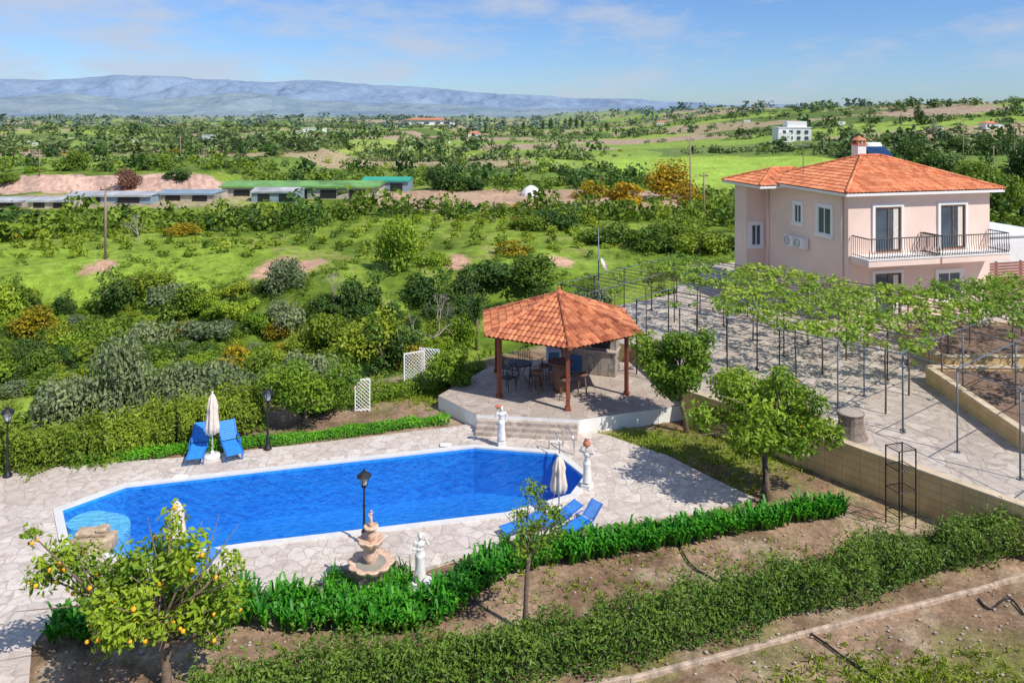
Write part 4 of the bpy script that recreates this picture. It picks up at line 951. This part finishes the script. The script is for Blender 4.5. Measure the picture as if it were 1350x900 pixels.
# ---------------------------------------------------------------- wild shrubs
protos={}
def shrubproto(key,mat,seed,nl,leaf,flat=.8,nb=14):
    rs=np.random.RandomState(seed); Rz=flat
    bl=crownblobs((0,0,Rz*.7),1.0,Rz,nb,rs,.38); bl=[b_ for b_ in bl if b_[2]>.0]
    V,Fq,t_=leaves(bl,nl,leaf,rs,.6,shell=.35); tv,tf=[],[]
    for k in range(4):
        a=rs.rand()*6.28; v_,f_=tube_np([(0,0,-.4),(.1*math.cos(a),.1*math.sin(a),.3*Rz),(.5*math.cos(a),.5*math.sin(a),Rz)],[.06,.04,.015],5)
        tf+=[tuple(i+len(tv) for i in f) for f in f_]; tv+=v_
    V2=np.concatenate([V,np.array(tv)]); F2=np.concatenate([Fq,np.array(tf)+len(V)]); mi=np.concatenate([np.zeros(len(Fq),int),np.ones(len(tf),int)])
    protos[key]=npmesh('shrub_'+key,V2,F2,[mat,mt['bark']],np.concatenate([t_,np.full(len(tv),.5)]),mi)
for i,k in enumerate(('wild','dark','yellow','olive','citrus','ochre')):
    for j in range(2): shrubproto(k+str(j),LF[k],50+i*3+j,2200,.14,.6+.3*j,14+j*6)
shrubproto('reddish0',LF['reddish'],90,2000,.15)
lab={'wild':'bushy mid green wild shrub on the grassy slope','dark':'dense dark green shrub on the slope','yellow':'bright yellow green shrub on the slope','olive':'silvery olive green bush on the slope','citrus':'glossy green small tree on the slope','ochre':'shrub covered in ochre yellow flowers','reddish':'reddish brown dry bush beside earth bank'}
cnt=0
def shrub(x,y,z,r,key,sz=1.):
    global cnt
    o=bpy.data.objects.new('shrub' if r<2.2 else 'wild_tree',protos[key]); link(o); o.location=(x,y,z-.1); o.scale=(r*R.uniform(.85,1.25),r*R.uniform(.85,1.15),r*sz*R.uniform(.75,1.25)); o.rotation_euler=(0,0,R.random()*6.28)
    kk=key.rstrip('01'); o['label']=lab[kk]; o['category']='shrub' if r<2.2 else 'tree'; o['group']='wild shrubs and trees on the slope'; cnt+=1
rs=np.random.RandomState(77); placed=[]
def placeok(x,y,r):
    for a,b_,c_ in placed:
        if (a-x)**2+(b_-y)**2<(.5*(r+c_))**2: return False
    return True
tries=0
while cnt<240 and tries<7000:
    tries+=1
    u=rs.uniform(-60,1000); v=rs.uniform(360,525)
    if u>600 and v>430: continue
    x,y,z,d=T(u,v); t_=y-float(edgeY(x))
    if t_<1.8 or y>68: continue
    if 780<u and v>370: continue
    if inscar(x,y,1.6): continue
    if any(abs(x/y-a/b_)<.045 and 0<b_-y<16 for a,b_,_,_ in scars[:2]) and rs.rand()<.8: continue
    if y>48 and fbm(x*.07,y*.07,92,3)<.46: continue
    r=(.5+1.2*rs.rand()**1.8)*(1+ (y-30)/120)
    if t_<7: r=min(r,1.1)
    if not placeok(x,y,r): continue
    placed.append((x,y,r)); n_=float(fbm(x*.09,y*.09,71,3))+rs.randn()*.12
    k='dark' if n_<.38 else 'wild' if n_<.50 else 'yellow' if n_<.55 else 'olive' if n_<.59 else 'citrus' if n_<.74 else 'ochre'
    shrub(x,y,z,r,k+str(rs.randint(2)))
for (u,v,wp,k,sz) in ((527,356,74,'citrus1',1.25),(570,350,50,'citrus0',1.),(830,268,80,'ochre0',.9),(880,262,70,'ochre1',.9),(780,262,60,'ochre0',.8),(690,305,46,'yellow0',.9),(905,270,60,'ochre0',1.),(170,250,32,'reddish0',1.2),(232,238,34,'dark0',.9),(590,250,50,'dark1',1.),(620,250,40,'dark0',.8),(670,335,60,'ochre0',.7),(740,300,70,'dark1',.8),(800,320,90,'wild0',.8),(860,330,80,'wild1',.8),(920,335,70,'yellow1',.8),(640,372,80,'dark0',.8),(700,372,80,'wild1',.9),(190,385,60,'yellow1',1.),(440,450,70,'yellow0',1.1),(490,470,80,'yellow1',1.1),(380,440,60,'olive0',1.2),(555,470,60,'yellow0',1.2),(240,310,50,'ochre1',.5),(60,300,40,'ochre0',.5),(1230,235,60,'dark0',1.2),(1290,245,60,'wild0',1.2),(1340,240,60,'dark1',1.3),(1330,300,90,'wild1',1.0),(1345,270,70,'citrus0',1.),(1205,212,40,'dark1',1.3),(1180,195,36,'wild0',1.1),(1260,200,40,'dark0',1.3),(1310,205,40,'dark1',1.1),(950,330,60,'dark0',.9),(890,310,60,'wild0',.9),(610,460,50,'citrus1',1.2),(10,240,30,'wild0',1.),(100,225,40,'wild1',.9),(45,228,30,'citrus0',.9)):
    x,y,z,d=T(u,v); shrub(x,y,z,wp/F*d/2/1.1,k,sz)
for k in range(16):
    u=30+k*24; q=G(u,575-k*3.2); x,y=q[0]-.3,q[1]+1.9+R.random(); shrub(x,y,float(hgt(x,y)),R.uniform(.9,1.2),('olive0','olive1','wild0')[k%3],1.5)
def stuff(name,pos,rad,per,leaf,mat,label,seed,flat=.9):
    rs=np.random.RandomState(seed); n=len(pos); bl=crownblobs((0,0,.75*flat),1,flat,9,rs,.45)
    V0,F0,t0=leaves(bl,per*6,leaf,rs,.7); V0=V0.reshape(-1,4,3); t0=t0.reshape(-1,4)
    Vs=[];Ts=[]
    for i in range(n):
        idx=rs.randint(0,len(V0),per); a=rs.rand()*6.28; c_,s_=math.cos(a),math.sin(a); v_=V0[idx].reshape(-1,3); w=rad[i]; e1=.7+.7*rs.rand()
        x=(v_[:,0]*c_*e1-v_[:,1]*s_)*w+pos[i][0]; y=(v_[:,0]*s_*e1+v_[:,1]*c_)*w+pos[i][1]; z=v_[:,2]*w*(.6+.7*rs.rand())+pos[i][2]
        Vs.append(np.stack([x,y,z],1)); Ts.append(np.clip(t0[idx].ravel()+rs.randn()*.28,0,1))
    V=np.concatenate(Vs); o=npobj(name,V,np.arange(len(V)).reshape(-1,4),[mat],np.concatenate(Ts)); o['kind']='stuff'; o['label']=label; o['category']='vegetation'; return o
rs=np.random.RandomState(31); X_=rs.uniform(-54,34,6400);Y_=rs.uniform(26,80,6400); k_=(Y_-edgeY(X_)>1.2)&(fbm(X_*.2,Y_*.2,88,3)>np.where(Y_>48,.46,.38))&~inscar(X_,Y_)
X_=X_[k_];Y_=Y_[k_]
h1=int(len(X_)*.6)
stuff('undergrowth',np.stack([X_[:h1],Y_[:h1],hgt(X_[:h1],Y_[:h1])-.1],1),.2+.6*rs.rand(h1)**2,60,.28,LF['wild'],'low green undergrowth covering the valley slope',41,.6)
stuff('low_scrub',np.stack([X_[h1:],Y_[h1:],hgt(X_[h1:],Y_[h1:])-.1],1),.15+.5*rs.rand(len(X_)-h1)**2,60,.28,LF['yellow'],'low yellow green scrub covering the valley slope',43,.6)
px=[];pr=[]
for i in range(60):
    for j in range(11):
        x=-94+i*2.9+rs.randn()*.15; y=80+j*4.0+rs.randn()*.15+x*.02
        if rs.rand()<.07 or (x>28 and y>100): continue
        if x<-40 and y>112: continue
        if x>5 and fbm(x*.05,y*.05,95,2)<.5: continue
        if inscar(x,y,1.6): continue
        px.append((x,y,float(hgt(x,y)))); pr.append(rs.uniform(.7,1.05))
h1=[i for i in range(len(px)) if fbm(px[i][0]*.04,px[i][1]*.04,96,2)>.46]; sh_=set(h1); h2=[i for i in range(len(px)) if i not in sh_]
stuff('citrus_orchard',[px[i] for i in h1],[pr[i] for i in h1],100,.34,LF['yellow'],'rows of small citrus trees in an orchard',42,.7)
stuff('green_orchard',[px[i] for i in h2],[pr[i] for i in h2],100,.34,LF['wild'],'rows of small green orchard trees',44,.7)
def band(n,r0,r1,seed,thr,a0=-40,a1=40):
    rs=np.random.RandomState(seed); a=np.radians(rs.uniform(a0,a1,n)); r=np.exp(rs.uniform(math.log(r0),math.log(r1),n)); x=r*np.sin(a); y=r*np.cos(a)
    m_=fbm(x*.014,y*.035,seed%7+1,4)>thr
    inf=np.exp(-(((x-62)/36)**4+((y-205)/56)**4))>.35
    yard=(np.abs(x-2)<30)&(np.abs(y-131)<14); sh=(x>-58)&(x<-12)&(y>112)&(y<152); sh2=(x<-42)&(y>108)&(y<160)
    m_&=~inf&~yard&~sh&~sh2; x=x[m_];y=y[m_]; return x,y,hgt(x,y)
def rad(n,a,b_,s): return a+(b_-a)*np.random.RandomState(s).rand(n)**2.2
x,y,z=band(2200,104,230,55,.49); stuff('scrub_woodland',np.stack([x,y,z-.2],1),rad(len(x),.6,2.4,1),90,.34,LF['wild'],'dense green scrub and trees on rolling farmland',56)
x,y,z=band(700,104,300,58,.5); stuff('dark_woodland',np.stack([x,y,z-.2],1),rad(len(x),1.,3.2,2),90,.34,LF['dark'],'dark green trees scattered over farmland',57)
x,y,z=band(450,104,300,63,.5); stuff('flowering_scrub',np.stack([x,y,z-.2],1),rad(len(x),.6,2.2,3),80,.34,LF['ochre'],'ochre flowering scrub on farmland',64)
x,y,z=band(600,104,300,66,.48); stuff('bright_scrub',np.stack([x,y,z-.2],1),rad(len(x),.6,2.2,4),80,.34,LF['yellow'],'bright green scrub on farmland',67)
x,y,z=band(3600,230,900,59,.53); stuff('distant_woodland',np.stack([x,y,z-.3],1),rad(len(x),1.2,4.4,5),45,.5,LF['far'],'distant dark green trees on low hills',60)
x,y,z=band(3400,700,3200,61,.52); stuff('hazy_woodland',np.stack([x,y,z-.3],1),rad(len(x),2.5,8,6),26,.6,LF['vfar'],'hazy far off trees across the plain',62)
rs=np.random.RandomState(19); hx=[];hr=[]
for k in range(34):
    a=math.radians(rs.uniform(-36,34)); r=math.exp(rs.uniform(math.log(190),math.log(900))); x0,y0=r*math.sin(a),r*math.cos(a); an=rs.randn()*.25; l=rs.uniform(30,90)*(r/300)**.6
    for i in range(int(l/2.6)):
        x=x0+math.cos(an)*i*2.6; y=y0+math.sin(an)*i*2.6; 
        if 26<x<100 and 145<y<262: continue
        hx.append((x,y,float(hgt(x,y))-.2)); hr.append(rs.uniform(1.3,2.4))
stuff('field_hedgerows',hx,hr,40,.5,LF['far'],'dark hedgerows of trees dividing distant fields',20)
rs=np.random.RandomState(9)
cy=npmesh('cypress_mesh',*(lambda r:(r[0],r[1],[LF['dark']],r[2]))(leaves([(0,0,.15+.09*k,.13*math.sin(.3+k/9*2.6)+.02,.13*math.sin(.3+k/9*2.6)+.02,.1) for k in range(10)],500,.07,rs,.6)))
for u,v,hpix in ((745,170,14),(752,170,16),(760,170,15),(768,170,13),(716,172,14),(726,172,17),(1060,165,12),(1210,165,26),(1216,165,20),(640,174,12),(130,192,16),(138,192,14),(480,178,12),(800,174,13),(1188,165,14),(690,172,12),(470,178,9)):
    x,y,z,d=T(u,v); o=bpy.data.objects.new('cypress_tree',cy); link(o); o.location=(x,y,z-.3); s_=hpix/F*d; o.scale=(s_*1.3,s_*1.3,s_); o['label']='tall narrow dark cypress on the distant farmland'; o['category']='tree'; o['group']='distant cypress trees'
baretree(1232,190,9.,'tall bare grey tree on the hillside',5)
# ---------------------------------------------------------------- distant buildings
def shed(u0,u1,v,dep,h_,roofm,wallm,label,rise=.8,name='farm_shed',rot=0):
    x0,y0,z0,d=T((u0+u1)/2,v); w=(u1-u0)/F*d; e=empty(name,(x0,y0,z0-.2),rot,label,'shed')
    MB().box((0,dep/2,h_/2),(w*.97,dep*.9,h_)).obj('shed_wall',[wallm],e)
    mb=MB(); mb.add([(-w/2,0,h_),(w/2,0,h_),(w/2,dep/2,h_+rise),(-w/2,dep/2,h_+rise),(w/2,dep,h_),(-w/2,dep,h_)],[(0,1,2,3),(3,2,4,5),(0,3,5),(1,4,2)])
    mb.box((0,-.05,h_-.08),(w,.12,.3)); mb.obj('shed_roof',[roofm],e)
    k=max(2,int(w/5))
    for i in range(k): MB().box((-w*.45+(i+.5)*w*.9/k,dep*.045,h_*.45),(w*.9/k*.55,.1,h_*.6)).obj('opening',[mt['black']],e)
    return e
shed(288,500,263,9,2.4,mt['greenroof'],mt['shedwall'],'long low shed with green metal roof',.7)
shed(476,540,253,6,2.3,mt['teal'],mt['bluegray'],'low shed with bright teal green roof',.5)
shed(330,392,267,5,2.0,mt['grayroof'],mt['bluegray'],'small blue grey metal shed',.5)
shed(85,200,268,6,1.4,mt['grayroof'],mt['bluegray'],'long low weathered grey roofed animal shed',.4)
shed(205,284,266,6,1.5,mt['bluegray'],mt['shedwall'],'long low weathered grey roofed animal shed',.4)
shed(-60,30,276,6,1.5,mt['grayroof'],mt['shedwall'],'low patched grey roofed farm shed',.4)
shed(34,92,275,6,1.4,mt['grayroof'],mt['shedwall'],'low patched grey roofed farm shed',.3)
x0,y0,z0,d=T(700,258); e=empty('white_tent',(x0,y0,z0),0,'small white domed tent on bare dirt','tent')
MB().lathe([(2.0,0),(1.9,.5),(1.4,1.2),(.6,1.75),(.1,1.9)],14).obj('tent_canopy',[mt['white']],e)
def farhouse(u,v,wp,hp_,roof=None,label='small white house on distant farmland',fl=1):
    x0,y0,z0,d=T(u,v); w=wp/F*d; h_=hp_/F*d; e=empty('distant_house',(x0,y0,z0-.3),R.uniform(-.3,.3),label,'house')
    mb=MB(); mb.box((0,w*.35,h_/2),(w,w*.7,h_)); 
    if fl>1: mb.box((w*.1,w*.35,h_*1.2),(w*.6,w*.5,h_*.5)); mb.box((-w*.35,-.02*w,h_*.35),(w*.4,w*.2,h_*.7))
    mb.obj('house_wall',[mt['white'] ],e)
    for i in range(3 if fl==1 else 4):
        for j in range(fl): MB().box((-w*.36+i*w*.24,-.01*w-(.1*w if (fl>1 and i==0) else 0),h_*(.3+.42*j) if fl>1 else h_*.45),(w*.1,w*.02,h_*.22)).obj('window',[mt['glass']],e)
    mb=MB()
    if roof:
        a=w*.54;b0=-.02*w-.02*w;b1=w*.74;t_=h_*.35
        mb.add([(-a,b0,h_),(a,b0,h_),(a,b1,h_),(-a,b1,h_),(-a*.5,w*.35,h_+t_),(a*.5,w*.35,h_+t_)],[(0,1,5,4),(1,2,5),(2,3,4,5),(3,0,4)])
    else: mb.box((0,w*.35,h_+.02*h_),(w*1.03,w*.73,h_*.06))
    mb.obj('house_roof',[mt['redroof'] if roof else mt['white']],e)
farhouse(1048,187,42,19,None,'white flat roofed two storey villa on hillside',2)
farhouse(570,165,62,7,True,'long white building with red tiled roof',1)
for (u,v,w_,h2,r_) in ((20,193,22,6,0),(40,192,12,6,0),(62,193,16,6,0),(80,194,9,5,0),(272,186,14,8,0),(176,190,12,6,0),(412,175,26,6,0),(395,178,12,6,0),(440,176,10,5,0),(625,184,16,8,1),(588,189,8,4,0),(872,166,12,5,1),(1312,170,24,8,1),(1240,172,10,6,0),(340,180,9,4,0),(12,197,8,4,0),(985,162,8,4,0),(1110,165,10,5,0),(520,168,8,4,0),(1150,190,12,6,1)):
    farhouse(u,v,w_,h2,r_)
polem=M('weathered_pole',(.30,.22,.17),.9)
def upole(u,v,hpx):
    x0,y0,z0,d=T(u,v); h_=hpx/F*d; e=empty('utility_pole',(x0,y0,z0-.3),R.uniform(-.3,.3),'tall wooden utility pole with short crossarm','utility pole',group='wooden utility poles')
    MB().tube([(0,0,0),(0,0,h_)],[.13,.09],8).obj('pole_shaft',[polem],e,True)
    mb=MB(); mb.box((0,0,h_-.5),(1.2,.1,.12)); [mb.lathe([(.05,h_-.42),(.07,h_-.3),(.03,h_-.25)],8,(x_,0,0)) for x_ in(-.5,0.2,.5)]; mb.obj('crossarm',[mt['bark']],e)
for a in((139,342,102),(910,290,112),(928,290,65),(1270,232,78),(1337,238,80),(1310,240,50),(238,212,34),(1188,190,48),(52,230,35),(205,200,18),(1086,205,22)): upole(*a)
# ---------------------------------------------------------------- light, sky, camera
S=Vector((.70,-.54,0)).normalized()*math.cos(math.radians(48))+Vector((0,0,math.sin(math.radians(48))))
sl_=bpy.data.lights.new('sun','SUN'); sl_.energy=4.9; sl_.angle=math.radians(.5); sl_.color=(1,.94,.85); so=bpy.data.objects.new('sun',sl_); link(so); so.rotation_euler=S.to_track_quat('Z','Y').to_euler()
wd=bpy.data.worlds.new('World'); scene.world=wd; wd.use_nodes=True; N=wd.node_tree.nodes; L=wd.node_tree.links; bg=N['Background']
sk=N.new('ShaderNodeTexSky'); sk.sky_type='NISHITA'; sk.sun_disc=False; sk.sun_elevation=math.radians(48); sk.sun_rotation=math.atan2(S.x,S.y)
sk.air_density=1.0; sk.dust_density=.3; sk.ozone_density=3.
tc=N.new('ShaderNodeTexCoord'); mp=N.new('ShaderNodeMapping'); mp.inputs['Scale'].default_value=(2.6,2.6,9.); mp.inputs['Location'].default_value=(3.1,.4,.3); L.new(tc.outputs['Generated'],mp.inputs[0])
n1=noise(N,L,2.4,10,mp.outputs[0],.62)
sxyz=N.new('ShaderNodeSeparateXYZ'); L.new(tc.outputs['Generated'],sxyz.inputs[0])
lft=mrange(N,L,sxyz.outputs[0],-.5,.5,.13,-.04)
ad=N.new('ShaderNodeMath'); ad.operation='ADD'; L.new(n1,ad.inputs[0]); L.new(lft,ad.inputs[1])
cl=mrange(N,L,ad.outputs[0],.49,.70,0,.75)
skc=mixc(N,L,1.0,sk.outputs[0],(.60,.78,1.10),'MULTIPLY')
c=mixc(N,L,cl,skc,(4.4,4.9,5.9))
L.new(c,bg.inputs[0]); bg.inputs[1].default_value=.125
cam=bpy.data.cameras.new('camera'); co=bpy.data.objects.new('camera',cam); link(co); co.location=(0,0,H); co.rotation_euler=(math.pi/2,0,0)
cam.sensor_width=36; cam.lens=36*F/1350; cam.shift_y=-300/1350; cam.clip_start=.1; cam.clip_end=30000; scene.camera=co
scene.view_settings.view_transform='Standard'; scene.view_settings.look='None'; scene.view_settings.exposure=0
